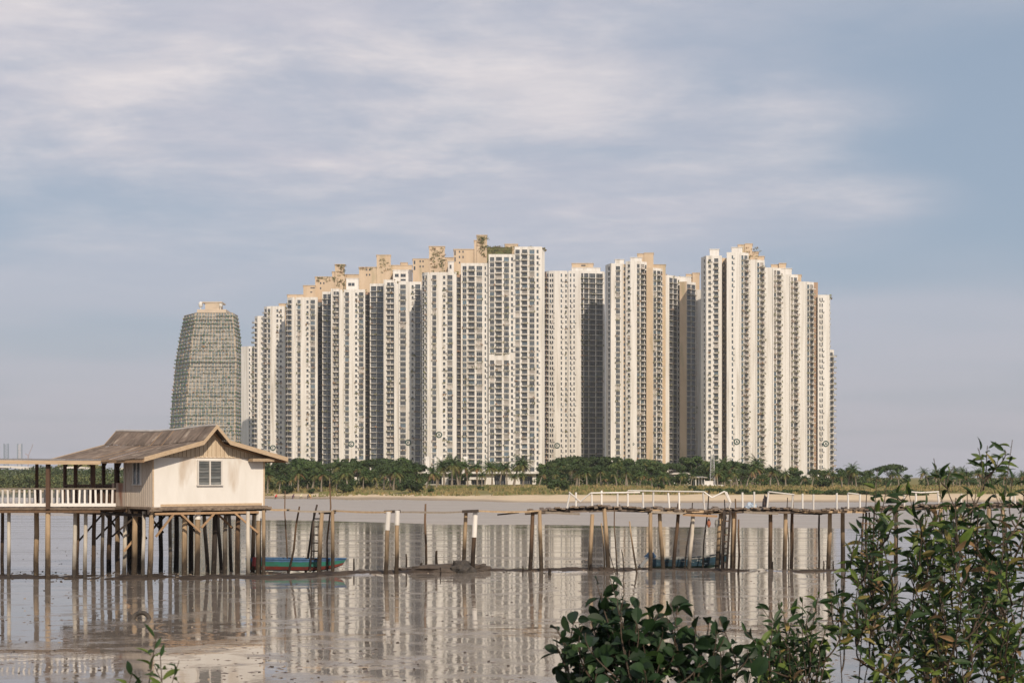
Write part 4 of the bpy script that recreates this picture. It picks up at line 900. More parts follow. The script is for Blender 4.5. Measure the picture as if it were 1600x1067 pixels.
# ------------------------------------------------------------------ stilt house, covered walkway, pier
def wood(name, c1, c2, tide=True, grain=(6, 6, 0.7), rough=.85, wet=(0.02, 0.0155, 0.013), tz=1.5):
    """weathered timber; the foot carries the dark stain and growth of the tides"""
    m = bpy.data.materials.new(name); m.use_nodes = True; nt = m.node_tree; n = nt.nodes; l = nt.links; b = n['Principled BSDF']
    pos = n.new('ShaderNodeNewGeometry').outputs['Position']; oi = n.new('ShaderNodeObjectInfo')
    def nz(sc, s, det):
        mp = n.new('ShaderNodeMapping'); mp.inputs['Scale'].default_value = sc; l.new(pos, mp.inputs[0])
        t = n.new('ShaderNodeTexNoise'); t.inputs['Scale'].default_value = s; t.inputs['Detail'].default_value = det; l.new(mp.outputs[0], t.inputs[0]); return t.outputs[0]
    def rg(v, a, c, d0=0, d1=1):
        r = n.new('ShaderNodeMapRange'); l.new(v, r.inputs[0])
        for i, q in enumerate((a, c, d0, d1)): r.inputs[i + 1].default_value = q
        return r.outputs[0]
    def mix(f, a, c):
        x = n.new('ShaderNodeMix'); x.data_type = 'RGBA'; l.new(f, x.inputs[0])
        for s, v in ((6, a), (7, c)):
            if isinstance(v, tuple): x.inputs[s].default_value = (*v, 1)
            else: l.new(v, x.inputs[s])
        return x.outputs[2]
    col = mix(rg(nz(grain, 1.6, 5), .3, .7), c1, c2)
    hs = n.new('ShaderNodeHueSaturation'); l.new(rg(oi.outputs['Random'], 0, 1, .75, 1.15), hs.inputs['Value']); l.new(col, hs.inputs['Color']); col = hs.outputs[0]
    if tide:
        sp = n.new('ShaderNodeSeparateXYZ'); l.new(pos, sp.inputs[0])
        ad = n.new('ShaderNodeMath'); ad.operation = 'MULTIPLY_ADD'; l.new(nz((1.5, 1.5, .6), 1.5, 5), ad.inputs[0]); ad.inputs[1].default_value = -2.2; l.new(sp.outputs[2], ad.inputs[2])
        col = mix(rg(ad.outputs[0], tz - 1.75, tz - .45, .92, 0), col, wet)
        b2 = mix(rg(nz((4, 4, 4), 2.2, 6), .58, .66), col, (.20, .155, .10)); col = mix(rg(sp.outputs[2], 0.3, 1.9, .4, 0), col, b2)
    l.new(col, b.inputs['Base Color']); b.inputs['Roughness'].default_value = rough; b.inputs['Specular IOR Level'].default_value = .25
    bp = n.new('ShaderNodeBump'); bp.inputs['Distance'].default_value = .02; l.new(nz((grain[0] * 2, grain[1] * 2, grain[2]), 2.5, 4), bp.inputs['Height']); l.new(bp.outputs[0], b.inputs['Normal'])
    return m
W_TAN = wood('timber_tan', (.52, .385, .245), (.37, .26, .16)); W_GREY = wood('timber_grey', (.36, .31, .25), (.27, .225, .18))
W_BRN = wood('timber_brown', (.20, .125, .075), (.14, .09, .058)); W_DRK = wood('timber_dark', (.055, .045, .04), (.085, .065, .052))
W_PIPE = wood('pipe_white', (.62, .57, .49), (.50, .44, .36), grain=(2, 2, .5), tz=1.1)
W_PAINT = wood('painted_white', (.78, .75, .70), (.70, .655, .60), False, (1.5, 1.5, .4)); W_DECK = wood('deck_wood', (.15, .11, .085), (.28, .22, .165), False, (2, 5, 5))
W_BEAM = wood('beam_wood', (.42, .27, .155), (.34, .22, .13), False, (1.2, 6, 6)); W_FASC = wood('fascia_wood', (.60, .46, .315), (.50, .37, .245), False, (1, 6, 6))
W_POST = wood('brown_post', (.13, .075, .05), (.09, .058, .042), False)
TONE = {'t': W_TAN, 'g': W_GREY, 'b': W_BRN, 'd': W_DRK, 'w': W_PIPE}
def stilt(parent, name, px1, py1, px0, Y, wpx, tone, white_to=None, n=9):
    """a leaning, slightly crooked post; top at (px1, py1), foot at px0 on the flat"""
    r = random.Random(px1 * 7 + px0); top = P(px1, py1, Y); foot = Vector((PX(px0, Y), Y, mud_z(PX(px0, Y), Y) - .35)); rad = wpx * 1.12 / 2 * Y / F
    k = .007 * (top - foot).length
    pts = [foot, foot.lerp(top, .35) + Vector((r.uniform(-k, k), r.uniform(-k, k), 0)), foot.lerp(top, .7) + Vector((r.uniform(-k, k), r.uniform(-k, k), 0)), top]
    b = MB(); b.tube(pts, [rad * 1.08, rad * 1.02, rad * .98, rad * .94], n)
    o = b.build(name, TONE[tone], parent, smooth=False)
    if white_to:
        q = MB(); f = (white_to - PZ(0, 1)) if False else None
        t = (PZ(white_to, Y) - foot.z) / (top.z - foot.z); s = pts[2].lerp(pts[3], max(0, (t - .7) / .3)) if t > .7 else pts[1].lerp(pts[2], (t - .35) / .35)
        mid = [s] + ([pts[2]] if t < .7 else []) + [top + Vector((0, 0, .02))]
        q.tube(mid, rad * 1.16, 10); q.build('painted_sleeve', W_PAINT, o)
    return o

HA = R(40); HU = Vector((math.cos(HA), math.sin(HA), 0)); HV = Vector((-math.sin(HA), math.cos(HA), 0)); HO = Vector((PX(238, 64.0), 64.0, 0)); HW = 5.745; FZ = 3.27
def HP(u, v, z): return HO + HU * u + HV * v + Vector((0, 0, z))
def hbox(b, u0, u1, v0, v1, z0, z1, m=0): b.box(HP(u0, v0, z0), HU * (u1 - u0), HV * (v1 - v0), (0, 0, z1 - z0), m)

def stilt_house():
    root = thing('stilt_house', HP(HW / 2, 4, 0), 'cream wooden house on stilts with a flared grey metal roof', 'house')
    WALL = mat('house_wall', (.78, .75, .70), .85, (.70, .665, .61), (1.2, 1.2, .35), 1.6, 5, .4, .75, bump=.006, col3=(.50, .40, .30), n3=.9, lo3=.56, hi3=.74)
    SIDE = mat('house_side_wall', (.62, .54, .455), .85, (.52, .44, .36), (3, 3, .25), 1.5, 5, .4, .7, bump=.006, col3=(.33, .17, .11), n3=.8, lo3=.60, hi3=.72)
    WT = 5.55
    b = MB(); hbox(b, 0.05, HW, 0, .07, FZ, WT); b.build('front_wall', WALL, root)
    b = MB(); hbox(b, 0, .05, -.004, 3.0, FZ, WT - .05)
    for i in range(1, 15): hbox(b, -.012, 0, i * .2 - .03, i * .2 - .015, FZ + .01, WT - .06)
    b.build('side_wall', SIDE, root)
    b = MB(); hbox(b, HW - .06, HW - .003, .075, 6.5, FZ, WT - .05); b.build('side_wall', SIDE, root)
    b = MB(); hbox(b, .06, HW - .07, 2.93, 3.0, FZ, WT - .05); b.build('rear_wall', SIDE, root)
    b = MB(); hbox(b, 0, .05, 3.01, 4.25, FZ, FZ + 1.08); b.build('parapet', mat('stained_board', (.56, .46, .37), .85, (.34, .17, .11), (2, 2, .5), 1.2, 4, .42, .62), root)
    # skirting strip and seams of the front sheets
    b = MB(); hbox(b, .4, HW - .15, -.03, -.002, FZ + .02, FZ + .13); hbox(b, 0.0, .07, -.02, -.006, FZ + .02, WT); hbox(b, HW - .06, HW + .01, -.02, -.002, FZ + .02, WT); b.build('trim', W_FASC, root)
    for us in (1.18, 2.1, 3.6, 4.72):
        b = MB(); hbox(b, us, us + .022, -.007, -.001, FZ + .14, WT - .02); b.build('cover_strip', WALL, root)
    b = MB(); hbox(b, .07, HW - .07, -.03, -.001, WT - .045, WT - .018); b.build('cover_strip', W_FASC, root)
    # gable of narrow battens
    prof = [(-.7, 5.45), (2.23, 6.24), (2.9, 6.98), (3.57, 6.26), (6.65, 5.5)]
    def pz(u):
        for (a, za), (c, zc) in zip(prof, prof[1:]):
            if a <= u <= c: return za + (zc - za) * (u - a) / (c - a)
        return prof[0][1]
    b = MB(); GB = mat('gable_board', (.66, .54, .39), .85, (.55, .43, .30), (2, 2, .5), 1.5, col3=(.40, .28, .17), n3=.8, lo3=.6, hi3=.75); n = 52
    for i in range(n):
        u0 = .1 + (HW - .2) * i / n; u1 = u0 + (HW - .2) / n
        zz = min(pz(u0), pz(u1)) - .10
        if zz < WT + .06: continue
        hbox(b, u0 + .004, u1 - .012, -.01 if i % 2 else .012, .05, WT - .015, zz)
    hbox(b, .1, HW - .1, .052, .07, WT - .01, 5.6); b.build('gable', GB, root)
    b = MB()
    pp = [(u, z - .08) for u, z in prof[1:-1]]
    for (a, za), (c, zc) in zip([(.1, 5.57)] + pp, pp + [(HW - .1, 5.62)]): b.face((HP(a, .055, WT), HP(c, .055, WT), HP(c, .055, zc), HP(a, .055, za)))
    b.build('gable_backing', GB, root)
    # louvred windows
    GLA = mat('louvre_glass', (.10, .11, .108), .3, (.17, .17, .16), (1, 1, 6), 2, rnd=.4, spec=.5)
    wroot = put('window', None, root, loc=HP(2.9, 0, 4.3)) if False else None
    def louvre(u0, u1, z0, z1, side=False):
        fr = MB(); Q = (lambda b, a0, a1, d0, d1, y0, y1, m=0: hbox(b, -d1, -d0, a0, a1, y0, y1, m)) if side else (lambda b, a0, a1, d0, d1, y0, y1, m=0: hbox(b, a0, a1, -d1, -d0, y0, y1, m))
        f = .07; mid = (u0 + u1) / 2
        for a0, a1 in ((u0 - f, u0), (u1, u1 + f), (mid - f / 2, mid + f / 2)): Q(fr, a0, a1, .0, .07, z0, z1)
        Q(fr, u0 - f, u1 + f, 0, .075, z1, z1 + .06); Q(fr, u0 - f - .03, u1 + f + .03, 0, .10, z0 - .05, z0)
        Q(fr, u0, u1, .0, .006, z0, z1, 1)
        o = fr.build('window', [W_PAINT, mat('room_dark', (.02, .02, .022), .9)], root)
        nsl = 8
        for a0, a1 in ((u0 + .01, mid - f / 2 - .01), (mid + f / 2 + .01, u1 - .01)):
            for i in range(nsl):
                s = MB(); h = (z1 - z0) / nsl; za = z0 + i * h + .01
                if side: s.box(HP(-.055, a0, za), HV * (a1 - a0), Vector((0, 0, h * 1.0)) + HU * .035, HU * .006)
                else: s.box(HP(a0, -.055, za), HU * (a1 - a0), Vector((0, 0, h * 1.0)) + HV * .035, HV * .006)
                s.build('louvre_slat', GLA, o)
    louvre(2.28, 3.42, 4.27, 5.36); louvre(1.15, 1.85, 4.3, 5.4, True)
    # roof of corrugated sheets on four slopes
    ROOF = mat('roof_metal', (.19, .145, .115), .8, (.105, .08, .064), (1.1, 1.1, 1.1), 1.7, 6, .35, .65, col3=(.36, .30, .245), n3=1.5, lo3=.58, hi3=.75, rnd=.16)
    RIDGE = mat('ridge_metal', (.52, .48, .43), .55, (.38, .34, .30), (1, 1, 1), 1.5)
    rf = MB(); v0, v1 = -.62, 10.1
    def sag(v): return -.12 * math.sin(math.pi * max(0, min(1, (v - .5) / 9.0))) ** 1.2
    rf.tube([HP(2.9, v0 + i * (v1 - v0) / 12, 7.0 + sag(v0 + i * (v1 - v0) / 12)) for i in range(13)], .07, 8)
    ro = rf.build('roof', RIDGE, root)
    ns = 12; wv = (v1 - v0) / ns; rng = random.Random(3)
    for si, ((ua, za), (ub, zb)) in enumerate(zip(prof, prof[1:])):
        for k in range(ns):
            sh = MB(); nc = 20; jit = rng.uniform(-.03, .04); lift = rng.uniform(0, .015)
            A = []; B = []
            ext = .06 if si in (0, 3) else 0
            for i in range(nc + 1):
                v = v0 + k * wv + (wv + .05) * i / nc; wz = .022 * math.sin(i / nc * math.pi * 2 * 6) + (.012 if k % 2 else 0) + lift
                ka, kb = (ua - (ua < 0) * (.06 + jit), za - (ua < 0) * .02), (ub + (ub > 6) * (.06 + jit), zb - (ub > 6) * .02)
                if si == 0: kb = (ub + .06, zb + .02)
                if si == 3: ka = (ua - .06, za + .02)
                if si in (1, 2): wz += .035
                A.append(HP(ka[0], v, ka[1] + wz + sag(v))); B.append(HP(kb[0], v, kb[1] + wz + sag(v)))
            for i in range(nc): sh.face((A[i], B[i], B[i + 1], A[i + 1]) if si >= 0 else ())
            sh.build('roof_sheet', ROOF, ro, smooth=True)
    # rake boards, eave boards, soffit rafters
    b = MB()
    for vv in (v0 - .05, v1 + .02):
        for (ua, za), (ub, zb) in zip(prof, prof[1:]):
            p, q = HP(ua, vv, za - .14), HP(ub, vv, zb - .14); b.box(p, q - p, HV * .045, (0, 0, .20))
    b.build('rake_board', W_FASC, root)
    b = MB(); b.box(HP(-.72, v0, 5.27), HU * .04, HV * (v1 - v0), (0, 0, .15)); b.box(HP(6.63, v0, 5.32), HU * .04, HV * (v1 - v0), (0, 0, .15)); b.build('eave_board', W_BEAM, root)
    for i in range(9):
        vv = v0 + .6 + i * 1.2; b = MB()
        for (ua, za), (ub, zb) in zip(prof, prof[1:]): b.bar(HP(ua, vv, za - .13), HP(ub, vv, zb - .13), .05, .1)
        b.build('rafter', W_BEAM, root)
    b = MB(); hbox(b, HW - .9, HW + .25, -.5, -.03, 5.36, 5.50); b.build('bracket', W_FASC, root)
    # open verandah behind the room
    for u, v in ((.05, 3.9), (.05, 5.3), (.05, 6.6), (.05, 8.6), (HW - .1, 6.9), (HW - .1, 8.6), (.05, 9.9), (HW - .1, 9.9), (HW / 2, 9.9)):
        b = MB(); hbox(b, u - .07, u + .07, v - .07, v + .07, FZ, 5.52); b.bar(HP(u, v, 5.05), HP(u, v - .5, 5.5), .07, .07); b.build('post', W_POST, root)
    for z in (FZ + .95, FZ + .15):
        b = MB(); b.bar(HP(.05, 4.3, z), HP(.05, 9.9, z), .07, .09); b.build('rail', W_POST, root)
    for i in range(28):
        b = MB(); v = 4.4 + i * .2; b.bar(HP(.05, v, FZ + .15), HP(.05, v, FZ + .95), .05, .05); b.build('baluster', W_POST, root)
    b = MB(); hbox(b, 1.2, 3.6, 9.5, 9.56, FZ, FZ + 1.0); b.build('bench_back', W_DRK, root)
    # floor, joists and stilts
    b = MB(); hbox(b, -.12, HW + .12, -.12, 10.2, FZ - .10, FZ - .004); b.build('floor', W_DECK, root)
    rng = random.Random(8)
    for i in range(14):
        b = MB(); p = HP(-.2 + i * .44, -.16, FZ - .17 + rng.uniform(-.02, .02)); b.box(p, HU * rng.uniform(.42, .62), HV * .045, (0, 0, rng.uniform(.06, .12))); b.build('floor_edge_board', W_DECK, root)
    for v in (0.15, 2.2, 4.2, 6.2, 8.2, 10.0):
        b = MB(); hbox(b, -.15, HW + .15, v - .06, v + .06, FZ - .32, FZ - .104); b.build('joist', W_DRK, root)
    for u in (.1, 1.5, 2.9, 4.3, 5.6):
        b = MB(); hbox(b, u - .05, u + .05, 0, 10.1, FZ - .46, FZ - .324); b.build('beam', W_DRK, root)
    b = MB(); b.bar(HP(.05, -.14, 2.97), HP(5.35, -.14, 2.97), .05, .10); b.build('tie_beam', W_BEAM, root)
    for (u0, z0, u1, z1, v) in ((.95, 2.93, .1, 1.95, -.16), (1.35, 2.93, 2.3, 2.1, -.16), (3.0, 2.93, 2.35, 2.3, -.16), (4.1, 2.93, 5.3, 2.0, -.16), (3.75, 2.93, 4.6, 2.2, 1.0), (2.4, 3, 3.4, 2.0, 2.4), (.3, 3, 1.4, 1.7, 3.5), (1.6, 3, .4, 1.8, 3.6), (2.0, 3, 3.0, 1.9, 5.0), (3.4, 3, 2.3, 1.9, 5.1), (0.1, 3, 1.2, 1.7, 5.5)):
        b = MB(); b.bar(HP(u0, v, z0), HP(u1, v, z1), .06, .09); b.build('brace', W_BEAM if v < 1.5 else W_DRK, root)
    S = [(171.5, 170, 69.5, 6.6, 'b'), (183.5, 184, 68.2, 6.8, 't'), (196.5, 193.5, 66.8, 5.6, 'w'), (203, 203, 71.5, 7.5, 'd'), (211.5, 209, 65.8, 7.4, 't'), (218, 218, 70.5, 7.2, 'd'), (224.7, 223.5, 64.9, 5.0, 'w'), (237, 233, 64.15, 7.4, 't'), (251, 251, 70, 6, 'd'), (266, 265.5, 67.2, 5, 'g'), (275.5, 275, 71, 6.8, 'd'), (289, 288, 65.8, 7.4, 't'), (299, 298.5, 70, 6.6, 'd'),
         (309, 307.5, 65.55, 7.4, 't', 811), (318.5, 325, 69.5, 5.4, 'g'), (336, 333, 67.5, 7.2, 'd'), (340.5, 346, 71, 4.8, 'g'), (353, 351, 67.6, 6, 'g'), (358, 361.5, 70, 4.8, 'g'), (372.5, 371, 67.6, 6.8, 'b'), (387.5, 387, 66.9, 5.6, 'w'), (397, 394.5, 69.2, 5.6, 't'), (405, 403.5, 67.5, 7.4, 't', 813)]
    for s in S: stilt(root, 'stilt', s[0], 798.5 if s[2] < 69 else 797, s[1], s[2], s[3], s[4], s[5] if len(s) > 5 else None)
stilt_house()

def walkway():
    Y0 = 63.4; root = thing('covered_walkway', (PX(70, Y0), Y0, 0), 'covered timber walkway with white balustrade leading left from the house', 'walkway')
    X = lambda px: PX(px, Y0); z = lambda py: PZ(py, Y0)
    x0, x1 = X(-60), X(180)
    b = MB(); b.box((x0, Y0 - .1, z(796)), (x1 - x0, 0, 0), (0, 2.4, 0), (0, 0, z(793) - z(796))); b.build('deck', W_DECK, root)
    b = MB(); b.box((x0, Y0 - .06, z(801)), (X(157) - x0, 0, 0), (0, .12, 0), (0, 0, z(796.2) - z(801))); b.box((x0, Y0 + 1.9, z(801)), (x1 - x0, 0, 0), (0, .12, 0), (0, 0, z(796.2) - z(801))); b.build('edge_beam', W_BRN, root)
    for k, (yy, a, c) in enumerate(((Y0, -60, 181), (Y0 + 2.15, -60, 128))):
        b = MB(); b.box((X(a), yy - .05, z(764.3)), (X(c) - X(a), 0, 0), (0, .1, 0), (0, 0, .055)); b.build('handrail', W_GREY, root)
        b = MB(); b.box((X(a), yy - .03, z(791)), (X(c) - X(a), 0, 0), (0, .05, 0), (0, 0, z(786) - z(791))); b.build('kick_board', W_PAINT, root)
        q = a + 4.0
        rr = random.Random(k)
        while q < c:
            if not (72 < q < 80 and k == 0):
                b = MB(); w = .085; b.box((X(q) - w / 2, yy - .02 - .004 * rr.random(), z(786.2)), (w, 0, 0), (0, .03, 0), (rr.uniform(-.02, .02), 0, z(764.5) - z(786.2))); b.build('baluster', W_PAINT, root)
            q += 8.55 + rr.uniform(-.4, .4)
    for px, yy, w in ((76, Y0 - .02, .17), (58.3, Y0 + 2.1, .12), (119, Y0 + 2.1, .13), (147, Y0 + 2.1, .13), (-25, Y0, .15), (-40, Y0 + 2.1, .12)):
        b = MB(); xx = PX(px, yy); b.box((xx - w / 2, yy - w / 2 - .06, z(795)), (w, 0, 0), (0, w, 0), (0, 0, z(722) - z(795))); b.build('post', W_POST, root)
    for px in (119, 147): 
        b = MB(); xx = PX(px, Y0 + 2.1); b.bar((xx, Y0 + 2.1, z(731)), (xx + (.35 if px < 130 else -.3), Y0 + 2.1, z(723)), .06, .07); b.build('brace', W_POST, root)
    b = MB(); p, q = P(-60, 721.0, Y0 - .42), P(157.5, 722.8, Y0 - .42); b.bar(p, q, .05, .17); b.build('fascia_beam', W_FASC, root)
    b = MB(); b.bar(P(-60, 721, Y0 + 2.1), P(150, 723, Y0 + 2.1), .08, .12); b.build('rear_beam', W_POST, root)
    rs = MB(); ro = None; n = 8; CM = mat('canopy_metal', (.17, .15, .14), .6, (.28, .25, .22), (1, 1, 1), 1.5, rnd=.2)
    for k in range(n):
        sh = MB(); a, c = -60 + 217 * k / n, -60 + 217 * (k + 1) / n + .8; A = []; B = []
        for i in range(29):
            px = a + (c - a) * i / 28; w = .02 * math.sin(i / 28 * math.pi * 2 * 9) + (.01 if k % 2 else 0)
            A.append(P(px, 718.2 + (px + 60) / 217 * 1.5, Y0 - .43) + Vector((0, 0, w))); B.append(P(px, 717.5 + (px + 60) / 217 * 1.5, Y0 + 2.4) + Vector((0, 0, w + .05)))
        for i in range(28): sh.face((A[i], A[i + 1], B[i + 1], B[i]))
        sh.build('roof_sheet', CM, root, smooth=True)
    for s in ((4, 4, 65.4, 4.6, 'b'), (14, 13.2, 64.0, 5.0, 'w'), (57, 56.5, 65.2, 7.0, 't'), (75, 74.5, 63.5, 7.4, 't'), (-22, -22, 64, 7, 't'), (117.5, 115.5, 64.2, 5.6, 'w'), (122, 120.5, 65.2, 4.4, 'b'), (134, 132.5, 64.2, 5.4, 'w'), (147.5, 145.5, 65.6, 5.8, 'b'), (161, 159.8, 65.2, 4.8, 'g')):
        stilt(root, 'stilt', s[0], 801, s[1], s[2], s[3], s[4])
    for p, q in (((122, 846), (160, 803)), ((150, 842), (190, 800)), ((175, 838), (212, 806))):
        b = MB(); b.bar(P(*p, 65.9), P(*q, 65.9), .05, .08); b.build('brace', W_DRK, root)
    b = MB(); b.bar(P(194, 861, 66.2), P(208, 844, 66.2), .05, .1); b.build('brace', W_BEAM, root)
walkway()

DECK = [(412, 794.5), (440, 795), (470, 796.5), (520, 797), (600, 799), (640, 797.5), (700, 798.5), (745, 797), (800, 798), (830, 798), (860, 796), (900, 792.5), (940, 791), (1000, 793), (1060, 795.5), (1100, 797), (1140, 795), (1200, 793.5), (1240, 795), (1280, 798), (1310, 796), (1360, 793.5), (1420, 790.5), (1480, 788.5), (1660, 786)]
def deck_py(px):
    for (a, ya), (c, yc) in zip(DECK, DECK[1:]):
        if px <= c: return ya + (yc - ya) * max(0, px - a) / (c - a)
    return DECK[-1][1]
def pier():
    root = thing('pier', (PX(1000, 70.5), 70.5, 0), 'rickety plank pier on crooked posts with broken white railing', 'pier'); rng = random.Random(21); Y = 70.0
    # single lengthwise boards at the house end
    ends = [(413, 452), (448, 525), (520, 612), (600, 742), (735, 842)]
    for k, (a, c) in enumerate(ends):
        for j, off in enumerate((0, .32)):
            b = MB(); n = 6
            for i in range(n):
                p0, p1 = a + (c - a) * i / n, a + (c - a) * (i + 1) / n; sg = 1.6 * math.sin(math.pi * i / n) - .8; sg1 = 1.6 * math.sin(math.pi * (i + 1) / n) - .8
                yo = Y - 2.2 + off * 1.0 + (1.4 if a > 590 else 0)
                P0, P1 = P(p0, deck_py(p0) + sg * (1 if j == 0 else .4) + k % 2 * .6, yo), P(p1, deck_py(p1) + sg1 * (1 if j == 0 else .4) + k % 2 * .6, yo)
                b.box(P0, P1 - P0, (0, .26, 0), (0, 0, -.075))
            b.build('plank', W_GREY if k % 2 else W_TAN, root)
    # cross planks and stringers of the main deck
    px = 828.0; k = 0
    proto = MB(); proto.cbox((0, 0, 0), .2, 1.5, .065); pm = proto.mesh('plank', W_DECK)
    while px < 1660:
        p = P(px, deck_py(px) + rng.uniform(-.6, .9), Y); ang = rng.gauss(0, .06)
        M = Matrix.Translation(p + Vector((0, .6 + rng.uniform(-.12, .12), 0))) @ Matrix.Rotation(ang, 4, 'Z') @ Matrix.Rotation(rng.gauss(0, .05), 4, 'X') @ Matrix.Rotation(rng.gauss(0, .06), 4, 'Y') @ Matrix.Diagonal((rng.uniform(.7, 1.3), rng.uniform(.85, 1.1), rng.uniform(.8, 1.4), 1))
        if rng.random() > .04: put('plank', pm, root, M)
        px += rng.uniform(4.4, 6.6)
    for off, dy, m in ((0.02, 0.02, W_TAN), (.05, 1.1, W_DRK)):
        px = 826
        while px < 1650:
            c = px + rng.uniform(55, 120); jit = rng.uniform(1.2, 3.2); jit2 = rng.uniform(1.2, 3.4)
            b = MB(); b.bar(P(px - 6, deck_py(px) + 2.2 + jit, Y + dy), P(c + 6, deck_py(c) + 2.2 + jit2, Y + dy), .07, rng.uniform(.08, .14)); b.build('stringer', m if rng.random() < .6 else W_DECK, root); px = c
    px = 832
    while px < 1650:
        c = px + rng.uniform(40, 75); b = MB(); b.bar(P(px - 3, deck_py(px) + 2.4 + rng.uniform(-.3, .5), Y + .35), P(c + 3, deck_py(c) + 2.4 + rng.uniform(-.3, .5), Y + .35), .1, .13); b.build('stringer', W_DRK, root); px = c  # added dark under-layer; its colour paints the shade beneath the deck
    for px, a in ((1045, 2.5), (1095, 5), (880, 4), (1190, 4)):
        b = MB(); b.bar(P(px - 28, deck_py(px) + a + 2, Y - .1), P(px + 26, deck_py(px) + a + 4.5, Y - .1), .05, .11); b.build('loose_board', W_BEAM if px == 1095 else W_GREY, root)
    b = MB(); b.bar(P(777, 804, Y - .1), P(811, 800.5, Y - .1), .05, .07); b.build('loose_board', W_DRK, root)
    # bents: caps and posts (top px, top py, foot px, foot row, width, tone, painted down to)
    for a, c, py in ((498, 524, 801), (600, 626, 799.5), (722, 748, 799), (828, 848, 800), (920, 950, 798), (1012, 1036, 801), (1120, 1150, 800), (1199, 1232, 799), (1292, 1322, 800)):
        b = MB(); yy = Y - (2 if a < 600 else 1.5 if a < 760 else -.35); b.bar(P(a, py, yy + .35), P(c, py - 1, yy + .35), .12, .14); b.build('cap_beam', W_DRK, root)
    S = [(412, 797, 411.5, 899, 5, 't'), (503, 801, 497.5, 897, 6, 't'), (519.5, 798, 519.5, 897, 5.2, 't'), (607, 800, 602, 898, 6, 't', 828), (621, 798, 618.7, 897, 6, 't', 820), (728, 800, 724, 893, 5.5, 't'), (743, 797, 738, 894, 6, 'b', 839), (832.5, 800, 827.5, 893, 5.6, 'b'), (843, 797, 846, 893.5, 5.6, 't'),
         (925.7, 803, 921, 892.6, 5.8, 't'), (944, 794, 951, 892, 6, 't'), (1016.5, 801, 1016, 893, 5.6, 't'), (1030.5, 797, 1037, 891, 5.6, 't'), (1061, 786, 1051.6, 891, 5, 'b'), (1083, 806, 1076, 891, 5.4, 'w'), (1126.7, 802, 1120, 891, 6.8, 't'), (1146, 796, 1144, 891, 6.2, 't'), (1204, 799, 1203.5, 891, 5.8, 'b'), (1227.6, 797, 1225.7, 891, 6, 't'),
         (1238, 797, 1236, 889, 4.4, 'b'), (1280, 804, 1279.6, 888, 2.8, 'd'), (1296.7, 801, 1294, 889, 6, 't'), (1316.8, 797, 1317, 889, 6, 't'), (1378, 800, 1377, 888, 5, 'b'), (1400, 799, 1400, 888, 5.6, 't'), (1470, 793, 1471, 887, 5.6, 't'), (1545, 792, 1541, 886, 6, 't'), (1567, 791, 1574, 886, 5, 't'), (1620, 791, 1618, 886, 6, 't')]
    for s in S: stilt(root, 'post', s[0], s[1], s[2], YB(s[3]), s[4], s[5], s[6] if len(s) > 6 else None)
    for a, c, sp in (((1131.5, 797, 1127, 890), (1141, 797, 1135, 890), 9.6),):
        yl = 69.6
        for q in (a, c):
            b = MB(); b.bar(P(q[0], q[1], yl), Vector((PX(q[2], yl), yl, -.1)), .10, .08); b.build('ladder_rail', W_DRK, root)
        for i in range(9):
            t = .06 + i * .108; b = MB(); f = lambda q: P(q[0], q[1], yl).lerp(Vector((PX(q[2], yl), yl, -.1)), t); b.bar(f(a), f(c), .05, .06); b.build('ladder_rung', W_BRN if i in (1, 3, 4) else W_DRK, root)
    a, c = (491, 798, 484.5, 893), (504, 798, 496, 893)
    for i in range(7):
        t = .12 + i * .125; f = lambda q: P(q[0], q[1], 68.4).lerp(Vector((PX(q[2], 68.4), 68.4, -.1)), t); b = MB(); b.bar(f(a), f(c), .05, .06); b.build('ladder_rung', W_DRK, root)
    b = MB(); b.bar(P(491, 798, 68.4), P(484.5, 893, 68.4), .07, .07); b.build('ladder_rail', W_DRK, root)
    # scaffold of sticks by the shrub
    for x0, x1 in ((1349, 1345), (1354, 1351), (1366, 1362), (1358, 1364)):
        b = MB(); b.tube([P(x0, 800, 70.8), Vector((PX(x1, 70.8), 70.8, -.2))], .04, 6); b.build('stick', W_BRN, root)
    for i, py in enumerate((808, 817, 837, 849, 868)):
        b = MB(); b.bar(P(1341 + i % 3 * 2, py, 70.7), P(1369, py + 1.5, 70.7), .04, .04); b.build('stick', W_BRN, root)
    # white railing
    RP = [(890.8, 769, 885.8), (900, 769, 900), (924.5, 770, 925), (940, 766, 940), (965, 770, 965), (981, 766.6, 981), (1004.5, 769, 1005), (1021, 767, 1020.5), (1044, 770, 1046), (1061, 768.5, 1061.5), (1098.5, 768, 1101), (1160, 769, 1160.5), (1178.5, 768, 1178.5), (1201, 768, 1198.5), (1239, 772, 1237.5), (1254, 771, 1254), (1271, 772, 1271), (1307.5, 770, 1307.5), (1325, 770, 1325.5), (1343.7, 772, 1343.7), (1413, 773, 1413), (1431, 769, 1431.5), (1465, 768, 1467.5), (1502, 771, 1502), (1570, 770, 1570), (1581, 770, 1579), (1585, 771, 1586)]
    for x1, y1, x0 in RP:
        b = MB(); b.tube([P(x0, deck_py(x0) - .2, Y + .12), P(x1, y1, Y + .12)], .047, 8); b.build('railing_post', W_PAINT, root)
    for p, q in (((889, 768.5), (907, 784)), ((907, 783.5), (923, 770)), ((923, 770), (1000, 769)), ((981, 766.3), (1100, 768)), ((1100, 768), (1112, 777)), ((1113, 777), (1132, 767.5)), ((1132, 767), (1140, 784)), ((1135, 768), (1142, 785)), ((1141.5, 785), (1135.5, 810)), ((1201, 768), (1241, 772.5)), ((1424, 768.3), (1440, 769.5)), ((1438, 769.5), (1467, 768)), ((1325, 770), (1342, 772))):
        b = MB(); b.tube([P(*p, Y + .06), P(*q, Y + .06)], .034, 8); b.build('rail', W_PAINT, root)
pier()
